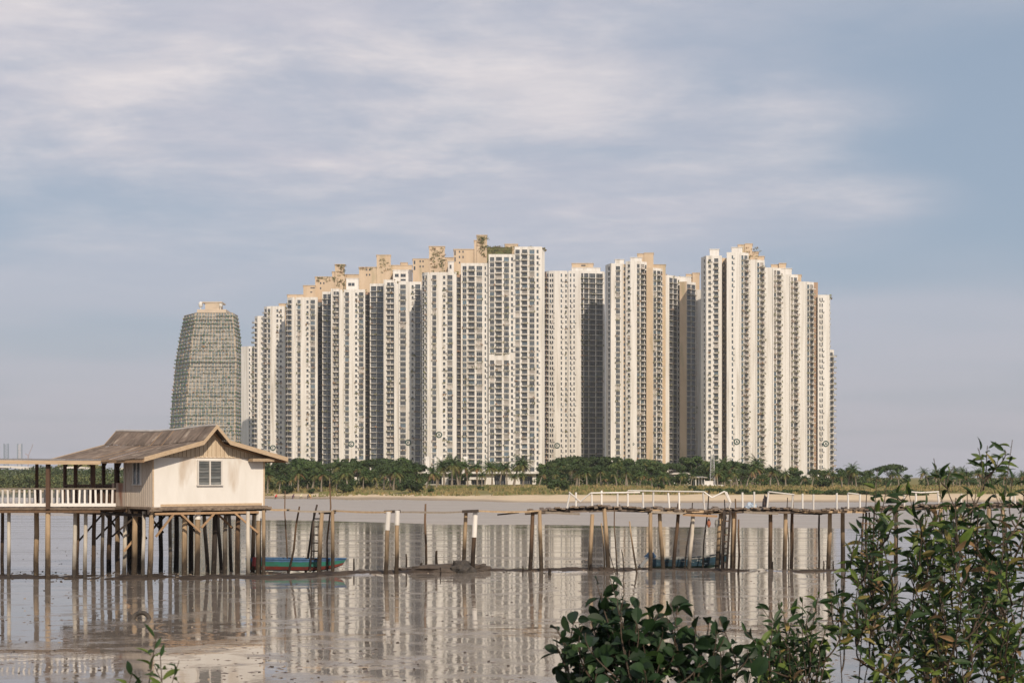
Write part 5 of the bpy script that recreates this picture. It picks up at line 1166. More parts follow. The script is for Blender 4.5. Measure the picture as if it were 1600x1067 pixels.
# ------------------------------------------------------------------ boats and things on the flat
def boat_hull(root, stern, bow, beam, rows, mats, sheer, rise):
    """lofted hull from stern to bow; rows = [(half-beam share, height), ...] keel upwards"""
    n = 16; b = MB(); d = bow - stern; L = d.length; u = d / L; s = Vector((u.y, -u.x, 0)); S = []; bz = 0
    for i in range(n + 1):
        t = i / n
        w = beam / 2 * (0.72 + 0.28 * min(1, t / .35)) * (1 - max(0, (t - .5) / .5) ** 2.2) + .015
        lift = sheer * max(0, (t - .35) / .65) ** 2 + .04 * (1 - t); row = []
        for side in (-1, 1):
            r = []
            for j, (hb, z) in enumerate(rows):
                zz = z + lift * (z / rows[-1][1]); xo = 0
                if t > .7: zz += rise * ((t - .7) / .3) ** 2 * (1 - z / rows[-1][1])
                r.append(stern + u * (L * t - (1 - z / rows[-1][1]) * .35 * L * .25 * max(0, t - .6)) + s * side * w * hb + Vector((0, 0, zz)))
            row.append(r)
        S.append(row)
    for i in range(n):
        for k in (0, 1):
            for j in range(len(rows) - 1):
                q = (S[i][k][j], S[i + 1][k][j], S[i + 1][k][j + 1], S[i][k][j + 1]); b.face(q if k else q[::-1], min(j, len(mats) - 1))
                off = s * (.03 if k == 0 else -.03)
                qi = tuple(p + off for p in q); b.face(qi[::-1] if k else qi, len(mats) - 1)
        b.face((S[i][0][0], S[i][1][0], S[i + 1][1][0], S[i + 1][0][0]), 0)
    b.face([S[0][0][j] for j in range(len(rows))] + [S[0][1][j] for j in reversed(range(len(rows)))], 1)
    b.build('hull', mats, root)
    g = MB()
    for k in (0, 1): 
        for i in range(n): g.bar(S[i][k][-1] + Vector((0, 0, .02)), S[i + 1][k][-1] + Vector((0, 0, .02)), .07, .05)
    g.build('gunwale', mats[-1], root)
    for t in (.15, .4, .62):
        i = int(t * n); w = MB(); a, c = S[i][0][-1], S[i][1][-1]; w.bar(a + Vector((0, 0, -.10)), c + Vector((0, 0, -.10)), .22, .04); w.build('thwart', mats[-1], root)
BRED = mat('boat_red', (.26, .05, .035), .7, (.17, .045, .035), (2, 2, 2), 1.5); BGRN = mat('boat_green', (.025, .20, .145), .65, (.04, .14, .11), (2, 2, 4), 1.5); BBLU = mat('boat_blue', (.035, .10, .22), .65, (.07, .15, .27), (2, 2, 2), 1.5)
BTEAL = mat('boat_teal', (.02, .06, .095), .65, (.012, .028, .034), (1.6, 1.6, 3), 1.6, 4, .4, .65, col3=(.35, .42, .44), n3=2.6, lo3=.62, hi3=.68); BDKG = mat('boat_dark_green', (.012, .05, .045), .6, (.03, .07, .06), (2, 2, 2), 1.5); BIN = mat('boat_inside', (.22, .23, .22), .7, (.2, .2, .19), (2, 2, 2), 1.5)
Yb = 69.0; r = thing('long_boat', (PX(470, Yb), Yb, .05), 'long wooden boat, green over red with blue rim, beside the house stilts', 'boat')
boat_hull(r, Vector((PX(388, Yb + .6), Yb + .6, .08)), Vector((PX(541, Yb), Yb, .08)), 1.15, [(.45, 0), (.68, .05), (.88, .21), (1.0, .43), (1.0, .53)], [mat('boat_black', (.02, .02, .02), .7), BRED, BGRN, BBLU], .06, .28)
c = MB(); c.tube([P(398, 884, 68.6), P(398, 870, 68.6)], [.13, .11], 10); c.build('fuel_can', mat('can_red', (.28, .035, .035), .5), r)
Yb = 71.8; r = thing('motor_boat', (PX(1070, Yb), Yb, .05), 'worn blue motor boat with tilted outboard under the broken railing', 'boat')
boat_hull(r, Vector((PX(1017, Yb), Yb, .02)), Vector((PX(1139, Yb + .5), Yb + .5, .02)), 1.2, [(.5, 0), (.86, .13), (1.0, .37), (1.0, .46)], [BDKG, BTEAL, BTEAL, BIN], .30, .3)
b = MB(); e = P(1014, 868, Yb - .1)
b.tube([e + Vector((-.20, 0, -.10)), e + Vector((.0, 0, .02)), e + Vector((.18, 0, .02)), e + Vector((.30, 0, -.1))], [.10, .17, .17, .10], 10); b.build('engine_cowl', mat('cowl_blue', (.04, .075, .14), .4), r)
b = MB(); b.bar(e + Vector((-.05, 0, -.1)), e + Vector((-.42, 0, -.55)), .10, .14); b.bar(e + Vector((.12, 0, -.1)), e + Vector((.22, 0, -.5)), .12, .16); b.build('engine_leg', mat('engine_grey', (.24, .25, .26), .45), r)
b = MB(); q = e + Vector((-.48, 0, -.56))
for k in range(3): a = k * 2.094 + .5; b.bar(q, q + Vector((math.cos(a) * .04, math.sin(a) * .14, math.sin(a + 1.57) * .14)), .10, .02)
b.tube([q + Vector((-.08, 0, 0)), q + Vector((.12, 0, .06))], .05, 8); b.build('propeller', mat('engine_dark', (.04, .04, .045), .4), r)

# tyre half sunk in the mud
Yt = YB(966.5); b = MB(); c0 = Vector((PX(220.5, Yt), Yt, -.045)); n1, n2 = 36, 12; rot = Matrix.Rotation(R(18), 3, 'Z') @ Matrix.Rotation(R(-16), 3, 'X')
ring = []
for i in range(n1):
    a = 2 * math.pi * i / n1; row = []
    for j in range(n2):
        e = 2 * math.pi * j / n2; rr = .245 + .082 * math.cos(e) * (1 if math.cos(e) > 0 else .8); row.append(c0 + rot @ Vector((rr * math.cos(a), .095 * math.sin(e), rr * math.sin(a))))
    ring.append(row)
for i in range(n1):
    for j in range(n2): b.face((ring[i][j], ring[(i + 1) % n1][j], ring[(i + 1) % n1][(j + 1) % n2], ring[i][(j + 1) % n2]))
o = b.build('tyre', mat('muddy_rubber', (.10, .08, .062), .85, (.03, .027, .025), (3, 3, 3), 1.6), smooth=True); tag(o, 'muddy car tyre standing half sunk in the wet flat', 'tyre')
# pale board leaning at the last white stilt
b = MB(); A, Bq, Cc, D = P(390.5, 899.5, 66.0), P(396, 899.8, 66.0), P(407, 909, 65.4), P(396.5, 910, 65.2); th = Vector((.0, .05, .02))
b.face((A, D, Cc, Bq)); b.face((A + th, Bq + th, Cc + th, D + th))
for p, q in ((A, Bq), (Bq, Cc), (Cc, D), (D, A)): b.face((p, q, q + th, p + th))
tag(b.build('broken_board', W_PAINT), 'pale broken board lying in mud at the foot of the house stilts', 'board')

def lump(name, px, py0, wpx, hpx, Y, depth, m, seed, label, cat, flat=1.0, skew=0.0):
    b = MB(); c = Vector((PX(px, Y), Y, -.05)); n1, n2 = 26, 9; rows = []
    for j in range(n2):
        th = math.pi / 2 * j / (n2 - 1); row = []
        for i in range(n1):
            a = 2 * math.pi * i / n1; d = Vector((math.cos(a) * math.cos(th), math.sin(a) * math.cos(th), math.sin(th)))
            k = 1 + .42 * fbm(d.x * 1.7 + seed, d.y * 1.7, d.z * 1.7) 
            row.append(c + Vector((d.x * wpx / 2 * Y / F * k + skew * d.z, d.y * depth * k, (d.z ** .8) * hpx * Y / F * k)))
        rows.append(row)
    for j in range(n2 - 1):
        for i in range(n1): b.face((rows[j][i], rows[j][(i + 1) % n1], rows[j + 1][(i + 1) % n1], rows[j + 1][i]))
    b.face(rows[-1]); return tag(b.build(name, m), label, cat)
MUDD = mat('dried_mud', (.058, .045, .036), .9, (.10, .077, .06), (2, 2, 2), 1.4, bump=.04); TARP = mat('old_tarp', (.045, .04, .036), .9, (.08, .068, .057), (2, 2, 2), 2, bump=.05)
lump('mud_mound', 682, 0, 150, 12.5, 69.4, .9, MUDD, 3.0, 'long low mound of dry mud under the middle of the pier', 'mud mound')
lump('tarp_heap', 722, 0, 40, 19, 69.0, .6, TARP, 8.0, 'dark crumpled tarp heaped on the mud mound at a pier post', 'tarp')
lump('mud_mound', 745, 0, 48, 12.5, 69.8, .7, MUDD, 5.0, 'short dark mound right of the crumpled tarp', 'mud mound')
lump('mud_mound', 562, 0, 34, 5, 69.2, .6, MUDD, 1.0, 'small mud mound right of the long boat bow', 'mud mound')
lump('mud_mound', 820, 0, 40, 3.5, 69.6, .6, MUDD, 2.0, 'flat mud mound left of the main deck posts', 'mud mound')
b = MB(); c = P(1173, 788, 70.3)
o = lump('plastic_bag', 1173, 0, 17, 8, 70.35, .3, mat('bag_blue', (.35, .43, .52), .5, (.46, .52, .58), (4, 4, 4), 1.5), 4.0, 'pale blue plastic bag lying on the pier deck', 'bag'); o.location.z = PZ(deck_py(1173) - .2, 70.35)
o = lump('dark_tarp', 1195.5, 0, 9, 18, 70.4, .2, mat('tarp_black', (.03, .028, .035), .7, (.10, .07, .06), (4, 4, 4), 2), 6.0, 'dark cloth bundle leaning on a white railing post', 'cloth'); o.location.z = PZ(deck_py(1195) - .2, 70.4)
b = MB(); e = P(1107.5, 819, 70.2); b.tube([e + Vector((0, 0, .28)), e + Vector((0, 0, .12)), e, e + Vector((0, 0, -.14))], [.03, .09, .10, .05], 10); b.tube([e + Vector((0, 0, .26)), P(1112, 800, 70.2)], .008, 5)
tag(b.build('float_buoy', mat('buoy_orange', (.36, .13, .07), .6)), 'small orange float hanging under the pier', 'float')
b = MB(); e = P(1120.5, 818, 70.2); b.tube([e + Vector((.02, 0, .2)), e, e + Vector((-.03, 0, -.18))], [.10, .13, .06], 10); b.tube([e + Vector((.02, 0, .18)), P(1126, 800, 70.2)], .008, 5)
tag(b.build('bucket', mat('bucket_grey', (.32, .31, .28), .6)), 'grey bucket hanging at the ladder post under the pier', 'bucket')

# loose poles and stumps in the mud
def pole(px1, py1, px0, py0, wpx, tone, label, nm='mooring_pole', cat='pole', grp='mooring poles by the pier'):
    Y = YB(py0); r = random.Random(px1); top = P(px1, py1, Y); foot = Vector((PX(px0, Y), Y, -.3)); rad = wpx / 2 * Y / F; k = .02 * (top - foot).length
    b = MB(); b.tube([foot, foot.lerp(top, .4) + Vector((r.uniform(-k, k), 0, 0)), foot.lerp(top, .75) + Vector((r.uniform(-k, k), 0, 0)), top], [rad, rad * .95, rad * .85, rad * .7], 8)
    tag(b.build(nm, TONE[tone]), label, cat, grp)
pole(445.5, 766, 450, 894, 2.2, 'b', 'thin tall bamboo pole just right of the house')
pole(468, 791, 449, 895, 3.6, 'b', 'dark leaning pole in front of the long boat')
pole(495.5, 788, 476, 894, 4.0, 'd', 'dark leaning pole beside the first pier ladder')
pole(515, 755, 511.5, 895, 2.8, 'b', 'tallest thin pole rising above the pier near the long boat bow')
pole(491, 803, 490, 893, 1.8, 'g', 'thin grey stick between the poles by the first ladder')
pole(665, 787, 666, 889, 4.0, 'b', 'single brown bamboo pole standing clear under the pier boards')
pole(939.4, 817, 945, 892.6, 2.6, 't', 'pale thin pole left of the crossed sticks under the main deck')
pole(960, 792, 965, 897, 2.2, 'b', 'thin brown pole crossing a slanted stick under the main deck')
pole(945, 842, 965.5, 897.5, 1.4, 'b', 'thin slanted stick meeting a pole foot under the main deck')
pole(983.7, 814, 996.6, 895, 3.0, 't', 'pale pole leaning left beside the outboard engine')
pole(971, 858, 977, 893, 1.8, 'd', 'short dark stick left of the outboard engine')
pole(1082, 785, 1069, 891, 2.4, 'd', 'thin dark pole leaning over the blue motor boat')
pole(1108, 763, 1097, 890, 2.4, 'd', 'tall dark pole rising above the railing over the blue motor boat')
pole(1132, 780, 1130, 892, 2.4, 'd', 'dark pole top showing above the deck left of the ladder')
pole(1149, 779, 1147.5, 892, 3.0, 'b', 'brown pole top showing above the deck right of the ladder')
pole(1154, 811, 1153, 897, 3.6, 'b', 'gnarled brown pole right of the pier ladder')
pole(1230.5, 777, 1232, 891, 1.8, 'd', 'thin dark stick beside the paired right posts')
pole(1240, 770, 1237.5, 890.5, 2.4, 'b', 'rust brown pole against a white railing post')
pole(1354.5, 767, 1354, 889, 1.8, 'd', 'thin dark pole above the stick scaffold by the near shrub')
for i, (px, y1, py0, w, tn, lab) in enumerate([(553, 872, 893, 3.0, 'd', 'dark stump right of the long boat bow'), (634.5, 865, 892, 3.2, 'b', 'thin pale topped stump left of the mud mound'), (682, 860, 891, 4.6, 'b', 'thicker pale topped stump behind the mud mound'), (688, 886, 899.5, 2.6, 'd', 'low stump in front of the mud mound'), (817, 884, 894.5, 2.4, 'd', 'tiny dark stump left of the main deck posts'), (859, 888, 898, 5.5, 'd', 'squat dark stump right of the first main deck posts'), (924, 881, 893, 5, 'd', 'broken dark stump at the foot of a main deck post'), (1207, 877, 892, 4, 'd', 'dark stump at the foot of the right paired posts'), (1287, 876, 890, 2.6, 'd', 'short dark stump left of the two light right posts'), (1302, 876, 890, 2.4, 'd', 'short dark stump between the two light right posts')]):
    pole(px, y1, px, py0, w, tn, lab, 'wooden_stump', 'stump', 'stumps in the mud under the pier')
Yq = 69.2; b = MB(); b.bar(P(652, 897, Yq), P(659, 879, Yq), .13, .10); tag(b.build('wooden_stump', W_DRK), 'slanted dark stump leaning on the mud mound', 'stump', 'stumps in the mud under the pier')
# scattered bits along the mud ridge and over the flat
b = MB(); rng = random.Random(44)
for _ in range(1500):
    if rng.random() < .62:
        px = rng.uniform(-20, 1620); x = PX(px, 69); c = 70.2 + 0.9 * fbm(x * 0.09, 1.0) + (-4.2 if x < -12 else (-4.2 + (x + 12) * 0.42 if x < -2 else 0)); y = c + rng.gauss(-.4, .9 + (1.2 if x < -11 else 0)); s = rng.uniform(.015, .05)
        if x > -11 and rng.random() < .4: continue
    else:
        y = YB(rng.uniform(905, 1067)) if rng.random() < .6 else YB(rng.uniform(835, 890)); x = PX(rng.uniform(0, 1600), y); s = rng.uniform(.012, .04)
    z = mud_z(x, y) if y < 75 else -.035
    b.cbox((x, y, z + s * .2), s * rng.uniform(.8, 3.2), s * rng.uniform(.8, 1.6), s * rng.uniform(.5, 1.1), 0 if rng.random() < .86 else 1, rng.uniform(0, 3.1))
for _ in range(2600):
    y = YB(rng.uniform(900, 1085)); x = PX(rng.uniform(-20, 1620), y); s = rng.uniform(.03, .13)
    if fbm(x * .12, y * .2, 11) < -.05 or rng.random() < .2: continue
    z = mud_z(x, y); a = rng.uniform(0, 6.28); k = rng.randint(5, 7); pts = [(x + math.cos(a + 6.283 * i / k) * s * rng.uniform(.8, 2.0), y + math.sin(a + 6.283 * i / k) * s * rng.uniform(.6, 1.2)) for i in range(k)]
    top = (x, y, z + rng.uniform(.006, .022)); 
    for i in range(k): p, r2 = pts[i], pts[(i + 1) % k]; b.face(((p[0], p[1], z - .012), (r2[0], r2[1], z - .012), top), 2 if rng.random() < .9 else 0)
tag(b.build('mud_debris', [mat('debris_dark', (.055, .043, .036), .85), mat('debris_pale', (.34, .27, .2), .8), mat('mud_lump', (.12, .092, .073), .45, (.18, .14, .11), (3, 3, 3), 1)]), 'bits of shell, wood and mud strewn along the flat', 'debris', kind='stuff')

# clam diggers at the far water's edge
def person(px, Y, cols, pose, label):
    x = PX(px, Y); z = max(0.06, land_z(x, Y - shore(x))); base = Vector((x, Y, z)); SK = mat('skin', (.25, .15, .10), .6)
    root = thing('person', base, label, 'person')
    # joints: pelvis, chest, neck, head, arms and legs of a bent or upright figure
    h = pose
    J = {'pelvis': (0, 0, .78 * h), 'chest': (.30 * (1.6 - h), 0, 1.05 * h + .10), 'neck': (.42 * (1.6 - h), 0, 1.18 * h + .12), 'head': (.50 * (1.6 - h), 0, 1.36 * h + .10), 'le': (.45, .2, .75 * h), 'lh': (.52, .12, .42 * h), 're': (.40, -.2, .72 * h), 'rh': (.55, -.10, .38 * h), 'lk': (.16, .13, .42 * h), 'lf': (-.02, .13, .04), 'rk': (.10, -.13, .42 * h), 'rf': (-.12, -.13, .04), 'lt': (.12, .13, .03), 'rt': (.02, -.13, .03)}
    E = [('pelvis', 'chest', .15, .17), ('chest', 'neck', .12, .055), ('neck', 'head', .06, .11), ('chest', 'le', .07, .05), ('le', 'lh', .045, .035), ('chest', 're', .07, .05), ('re', 'rh', .045, .035), ('pelvis', 'lk', .105, .075), ('lk', 'lf', .07, .045), ('pelvis', 'rk', .105, .075), ('rk', 'rf', .07, .045), ('lf', 'lt', .045, .04), ('rf', 'rt', .045, .04)]
    names = list(J); me = bpy.data.meshes.new('body'); me.from_pydata([J[k] for k in names], [(names.index(a), names.index(c)) for a, c, _, _ in E], [])
    o = put('body', me, root, loc=base); o.matrix_basis = Matrix.Translation(base) @ Matrix.Rotation(px % 3, 4, 'Z')
    md = o.modifiers.new('skin', 'SKIN'); rad = {}
    for a, c, r0, r1 in E: rad.setdefault(a, r0); rad[c] = r1
    rad['pelvis'] = .15; rad['chest'] = .16
    for i, k in enumerate(names): me.skin_vertices[0].data[i].radius = (rad[k], rad[k]); me.skin_vertices[0].data[i].use_root = (k == 'pelvis')
    o.modifiers.new('sub', 'SUBSURF').levels = 1
    m = bpy.data.materials.new('clothes'); m.use_nodes = True; nt = m.node_tree; n = nt.nodes; l = nt.links; tc = n.new('ShaderNodeTexCoord'); sp = n.new('ShaderNodeSeparateXYZ'); l.new(tc.outputs['Object'], sp.inputs[0])
    rp = n.new('ShaderNodeValToRGB'); rp.color_ramp.interpolation = 'CONSTANT'; l.new(sp.outputs[2], rp.inputs[0]); rp.color_ramp.elements[0].color = (*cols[1], 1); rp.color_ramp.elements[1].color = (*cols[0], 1); rp.color_ramp.elements[1].position = min(.99, .72 * h)
    l.new(rp.outputs[0], n['Principled BSDF'].inputs['Base Color']); me.materials.append(m)
    hd = MB(); c = Matrix.Rotation(px % 3, 4, 'Z') @ Vector(J['head'])
    hd.tube([base + c + Vector((0, 0, dz)) for dz in (-.10, -.04, .03, .09, .12)], [.06, .105, .11, .08, .02], 10); hd.build('hat', mat('hat_' + str(px), cols[2], .8), root)
person(430, 303, ((.62, .06, .045), (.03, .03, .03), (.55, .06, .04)), .60, 'crouching clam digger in a red top at the water edge')
person(457, 303, ((.10, .04, .07), (.08, .04, .06), (.05, .03, .03)), .66, 'bent clam digger in dark purple clothes at the water edge')
person(468.5, 304, ((.6, .55, .35), (.16, .14, .10), (.6, .56, .4)), .66, 'bent clam digger in a pale top, third from the house')
person(480.5, 305, ((.03, .04, .07), (.03, .03, .05), (.03, .03, .03)), .72, 'upright clam digger in dark clothes near the pale hatted ones')
person(485.8, 305, ((.6, .40, .14), (.40, .22, .12), (.6, .42, .2)), .70, 'clam digger in an ochre top, farthest from the house')

# ------------------------------------------------------------------ foreground shrubs
def leaf_mesh(name, wd, fold, curl, m, rounded):
    b = MB(); n = 7; L = []
    for i in range(n + 1):
        t = i / n
        w = wd * (math.sin(math.pi * t ** (1.35 if rounded else .8)) ** (.55 if rounded else .9)) if 0 < t < 1 else (0.10 if rounded and t == 1 else .004)
        z = -curl * t * t; L.append((Vector((-w / 2, t, z + fold * w)), Vector((0, t, z)), Vector((w / 2, t, z + fold * w))))
    for a, c in zip(L, L[1:]):
        b.face((a[0], a[1], c[1], c[0])); b.face((a[1], a[2], c[2], c[1]))
    b.tube([(0, -.12, .01), (0, 0, 0)], .012, 4, 1)
    return b.mesh(name, [m, TWIG], smooth=True)
TWIG = mat('twig', (.05, .034, .022), .8, (.08, .054, .034), (20, 20, 20), 1.0)
def leafmat(name, c1, c2, tr=.22): return mat(name, c1, .5, c2, (14, 14, 14), 1.5, rnd=.35, transl=tr, spec=.3)
LM_R = [leafmat('round_leaf', (.015, .036, .013), (.025, .052, .018)), leafmat('round_leaf_sunlit', (.048, .095, .026), (.06, .11, .03))]  # second, lighter copy has sunlight put into its colour
LM_L = [leafmat('lance_leaf', (.021, .046, .016), (.033, .064, .02)), leafmat('lance_leaf_sunlit', (.10, .155, .032), (.145, .19, .045), .32), leafmat('lance_leaf_yellow', (.24, .22, .06), (.30, .22, .075), .3), leafmat('lance_leaf_dry', (.34, .22, .115), (.27, .165, .085), .3)]  # the lighter green copy paints lit leaves by colour
ROUND = [[leaf_mesh('leaf', .58 + .06 * k, .18 + .1 * k, .10 + .12 * k, m, True) for k in range(3)] for m in LM_R]
LANCE = [[leaf_mesh('leaf', .27 + .04 * k, .22 + .1 * k, .06 + .16 * k, m, False) for k in range(3)] for m in LM_L]
def shrub(name, label, tips, base, Lm, size, lead, seed, weights, spread=.9, leaf_from=.45, step=.035, cat='shrub', mains=6, tw=.0032):
    """tips = [(px, py, Y), ...]; a stem runs from the base up to each tip and carries leaves on its outer part"""
    rng = random.Random(seed); root = thing(name, base, label, cat); leaves = []; nodes = []
    for ti, (px, py, Y, *o) in enumerate(tips):
        tip = P(px, py, Y); start = base; thick = 3.4
        if ti >= mains:                                   # most twigs fork from a stem already grown
            best = min(nodes, key=lambda q: (Vector((q.x - tip.x, q.y - tip.y, 0)).length * 2.4 + abs(tip.z - q.z - .28)) + (9 if q.z > tip.z - .06 else 0) + rng.random() * .12)
            start = best; thick = 1.7
        dv = tip - start; j = .17 * dv.length
        mid = start + Vector((dv.x * .5, dv.y * .5, dv.z * .30)) + Vector((rng.gauss(0, j), rng.gauss(0, j), rng.gauss(0, j * .5))); m2 = start + Vector((dv.x * .88, dv.y * .88, dv.z * .68)) + Vector((rng.gauss(0, j * .6), rng.gauss(0, j * .6), 0))
        pts = []
        for i in range(15):
            t = i / 14; q = (1 - t) ** 3 * start + 3 * (1 - t) ** 2 * t * mid + 3 * (1 - t) * t * t * m2 + t ** 3 * tip; pts.append(q)
        nodes += pts[5:13]
        b = MB(); b.tube(pts, [tw * (thick - (thick - .6) * i / 14) for i in range(15)], 5); b.build('stem', TWIG, root)
        tot = sum((q - p).length for p, q in zip(pts, pts[1:])); lf = o[1] if len(o) > 1 else (max(.12, 1 - .36 / max(tot, .36)))
        n0 = o[0] if o else max(3, int(tot * (1 - lf) / step)); ang = rng.uniform(0, 6.28)
        for k in range(n0):
            t = lf + (1 - lf) * (k + .5 * rng.random()) / n0 * 1.0; i = min(13, int(t * 14)); f = t * 14 - i; q = pts[i].lerp(pts[i + 1], f); tg = (pts[i + 1] - pts[i]).normalized()
            ang += 1.5708 + rng.gauss(0, .25)
            for sg in ((0, math.pi) if k < n0 - 1 else (0,)):
                sd = tg.orthogonal().normalized(); sd = Matrix.Rotation(ang + sg, 3, tg) @ sd
                d = (tg * rng.uniform(.2, .9) * (1 if k < n0 - 1 else 2.2) + sd * spread + Vector((0, 0, rng.uniform(-.45, .3)))).normalized()
                up = (Vector((0, -.35, 1)) + Vector((rng.gauss(0, .8), rng.gauss(0, .8), rng.gauss(0, .4)))); xx = d.cross(up).normalized(); zz = xx.cross(d).normalized()
                s = size * rng.choice((rng.uniform(.4, .8), rng.uniform(.7, 1.3), rng.uniform(.8, 1.2))) * (1 - .25 * (t > .93)); q2 = q + d * s * .12
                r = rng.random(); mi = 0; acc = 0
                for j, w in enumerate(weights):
                    acc += w + (lead if j == 1 and t > .82 else 0)  # leaves near the tips take the painted sunlit colour more often
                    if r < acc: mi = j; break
                M = Matrix(((xx.x * s, d.x * s, zz.x * s, q2.x), (xx.y * s, d.y * s, zz.y * s, q2.y), (xx.z * s, d.z * s, zz.z * s, q2.z), (0, 0, 0, 1)))
                leaves.append((Y, M, Lm[mi][rng.randrange(3)]))
    vis = [t for t in leaves if (HZ + (EYE - t[1].translation.z) / t[1].translation.y * F) < 1085 and t[1].translation.x / t[1].translation.y * F + 800 < 1620]
    vis.sort(key=lambda t: t[1].translation.y); keep = vis[:300]
    for _, M, me in keep: put('leaf', me, root, M)
    ids = set(id(t) for t in keep); rest = [t for t in leaves if id(t) not in ids]
    if rest:
        vv = []; ff = []; mm = []; mats = []; 
        for _, M, me in rest:
            k = len(vv); vv += [tuple(M @ v.co) for v in me.vertices]
            if me.materials[0] not in mats: mats.append(me.materials[0])
            j = mats.index(me.materials[0])
            for p in me.polygons: ff.append(tuple(k + i for i in p.vertices)); mm.append(j)
        me = bpy.data.meshes.new('leaves'); me.from_pydata(vv, [], ff)
        for m in mats: me.materials.append(m)
        me.polygons.foreach_set('material_index', mm); me.polygons.foreach_set('use_smooth', [True] * len(ff))
        tag(put('leaves', me, root), kind='stuff')
    return len(leaves)
rng = random.Random(12)
def inpoly(x, y, poly):
    c = False; j = len(poly) - 1
    for i in range(len(poly)):
        if (poly[i][1] > y) != (poly[j][1] > y) and x < (poly[j][0] - poly[i][0]) * (y - poly[i][1]) / (poly[j][1] - poly[i][1]) + poly[i][0]: c = not c
        j = i
    return c
def fill(poly, n, y0, y1):
    out = []
    while len(out) < n:
        x = rng.uniform(min(p[0] for p in poly), max(p[0] for p in poly)); y = rng.uniform(min(p[1] for p in poly), max(p[1] for p in poly))
        if inpoly(x, y, poly): out.append((x, y, rng.uniform(y0, y1)))
    return out
def soil(x, y): return (2.9 if y < 2 else 2.9 - (y - 2) ** 1.25 * 0.23) - .1
# round-leaved shrub
tips = [(952, 899, 7.0), (870, 985, 6.95), (1048, 942, 7.1), (1118, 968, 7.0), (1000, 940, 6.8), (905, 975, 7.1), (934, 902, 7.1), (973, 903, 6.9), (868, 978, 7.0), (870, 996, 6.9), (876, 1012, 7.1), (897, 970, 7.2), (1000, 940, 6.8), (1034, 946, 7.0), (1048, 942, 7.1), (1058, 948, 6.9), (1084, 954, 7.0), (1106, 966, 7.0), (1124, 964, 7.2), (1118, 984, 6.9), (940, 925, 7.0), (965, 935, 6.8)]
tips += fill([(885, 1030), (905, 985), (925, 930), (975, 935), (1000, 950), (1050, 960), (1100, 985), (1130, 990), (1165, 1010), (1190, 1067), (880, 1067)], 78, 6.5, 7.5)
tips += fill([(880, 1067), (1200, 1067), (1200, 1110), (880, 1110)], 16, 6.5, 7.4)
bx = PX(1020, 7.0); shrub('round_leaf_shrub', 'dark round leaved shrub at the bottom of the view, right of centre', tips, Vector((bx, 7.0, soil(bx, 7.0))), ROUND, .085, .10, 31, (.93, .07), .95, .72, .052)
# narrow-leaved shrub between
tips = [(1185, 940, 7.4), (1202, 948, 7.3), (1216, 938, 7.5), (1254, 932, 7.4), (1280, 923, 7.4), (1303, 943, 7.5), (1317, 962, 7.4), (1163, 985, 7.3), (1240, 955, 7.5), (1225, 965, 7.4), (1268, 950, 7.3)]
tips += fill([(1165, 1010), (1200, 970), (1250, 962), (1290, 975), (1300, 1067), (1170, 1067)], 38, 7.0, 8.0)
bx = PX(1255, 7.5); shrub('narrow_leaf_shrub', 'low narrow leaved shrub between the round leaved one and the tall one', tips, Vector((bx, 7.5, soil(bx, 7.5))), LANCE, .088, .18, 32, (.80, .13, .05, .02), .9, .74, .045)
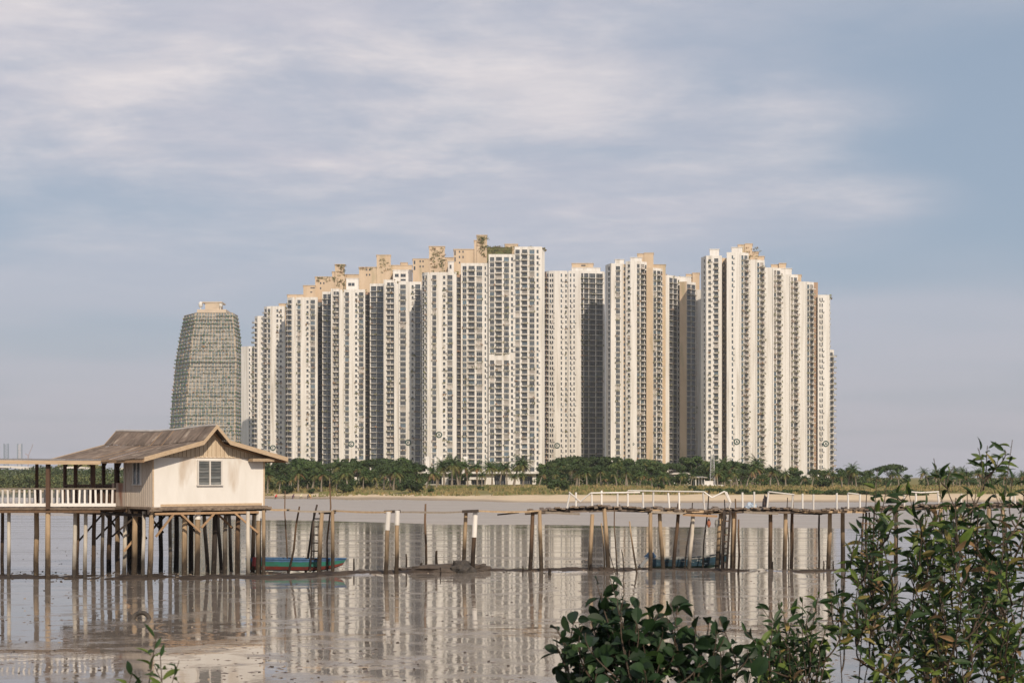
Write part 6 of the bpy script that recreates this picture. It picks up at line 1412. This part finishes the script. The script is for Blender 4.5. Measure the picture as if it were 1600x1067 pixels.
# tall narrow-leaved shrub on the right
tips = [(1582, 687, 7.9, 9, .86), (1545, 740, 8.1, 10, .8), (1371, 732, 8.0, 6, .9), (1459, 716, 8.2, 4, .92), (1345, 815, 8.1), (1305, 905, 8.1), (1420, 770, 8.1), (1480, 790, 7.8), (1510, 732, 8.1, 6, .88), (1598, 735, 7.9), (1384, 752, 8.1), (1492, 728, 8.0, 4, .5), (1528, 700, 8.0, 5, .5), (1543, 696, 8.1, 5, .5), (1570, 702, 8.0, 4, .5), (1558, 720, 8.0, 5, .4), (1600, 770, 8.2), (1470, 745, 8.0, 6, .8), (1340, 905, 8.0), (1305, 905, 8.1), (1295, 925, 8.0), (1325, 880, 8.0), (1335, 848, 8.0), (1345, 815, 8.1), (1360, 790, 8.0), (1420, 770, 8.1), (1440, 782, 8.0), (1405, 765, 8.2)]
tips += fill([(1312, 925), (1330, 870), (1352, 815), (1375, 785), (1430, 800), (1475, 775), (1510, 780), (1535, 830), (1560, 860), (1605, 850), (1605, 1067), (1375, 1067), (1350, 1010), (1325, 965)], 205, 7.3, 8.9)
tips += fill([(1440, 790), (1500, 760), (1605, 730), (1605, 870), (1540, 850)], 26, 7.6, 8.6)
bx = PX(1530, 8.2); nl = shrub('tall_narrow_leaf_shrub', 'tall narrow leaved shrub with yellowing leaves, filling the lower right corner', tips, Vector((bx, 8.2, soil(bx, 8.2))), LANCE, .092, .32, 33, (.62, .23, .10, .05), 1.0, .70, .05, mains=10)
# young sprig at lower left
tips = [(244.5, 990, 4.6, 5, .93), (207, 1050, 4.6, 2, .97), (280, 1031, 4.65, 2, .97), (241, 1038, 4.6, 3, .96), (278, 1064, 4.6, 2, .97), (222, 1062, 4.6, 3, .96), (250, 1020, 4.6, 3, .95)]
bx = PX(252, 4.6); shrub('young_sprig', 'young green sprig poking up at the lower left', tips, Vector((bx, 4.6, soil(bx, 4.6))), LANCE, .074, .3, 36, (.45, .50, .05), .9, .9, .05, 'sapling', mains=9, tw=.0022)

# ------------------------------------------------------------------ the air between
def haze(density):
    b = MB(); b.box((-4500, -300, -2), (9000, 0, 0), (0, 4200, 0), (0, 0, 152))
    o = b.build('haze', [], origin=(0, 0, 0)); tag(o, kind='stuff'); o.data.materials.clear()
    m = bpy.data.materials.new('haze_air'); m.use_nodes = True; n = m.node_tree.nodes; n.clear()
    out = n.new('ShaderNodeOutputMaterial'); v = n.new('ShaderNodeVolumePrincipled'); m.node_tree.links.new(v.outputs[0], out.inputs['Volume'])
    v.inputs['Color'].default_value = (.86, .88, .92, 1); v.inputs['Density'].default_value = density; v.inputs['Anisotropy'].default_value = 0.1
    o.data.materials.append(m)
haze(0.00011)
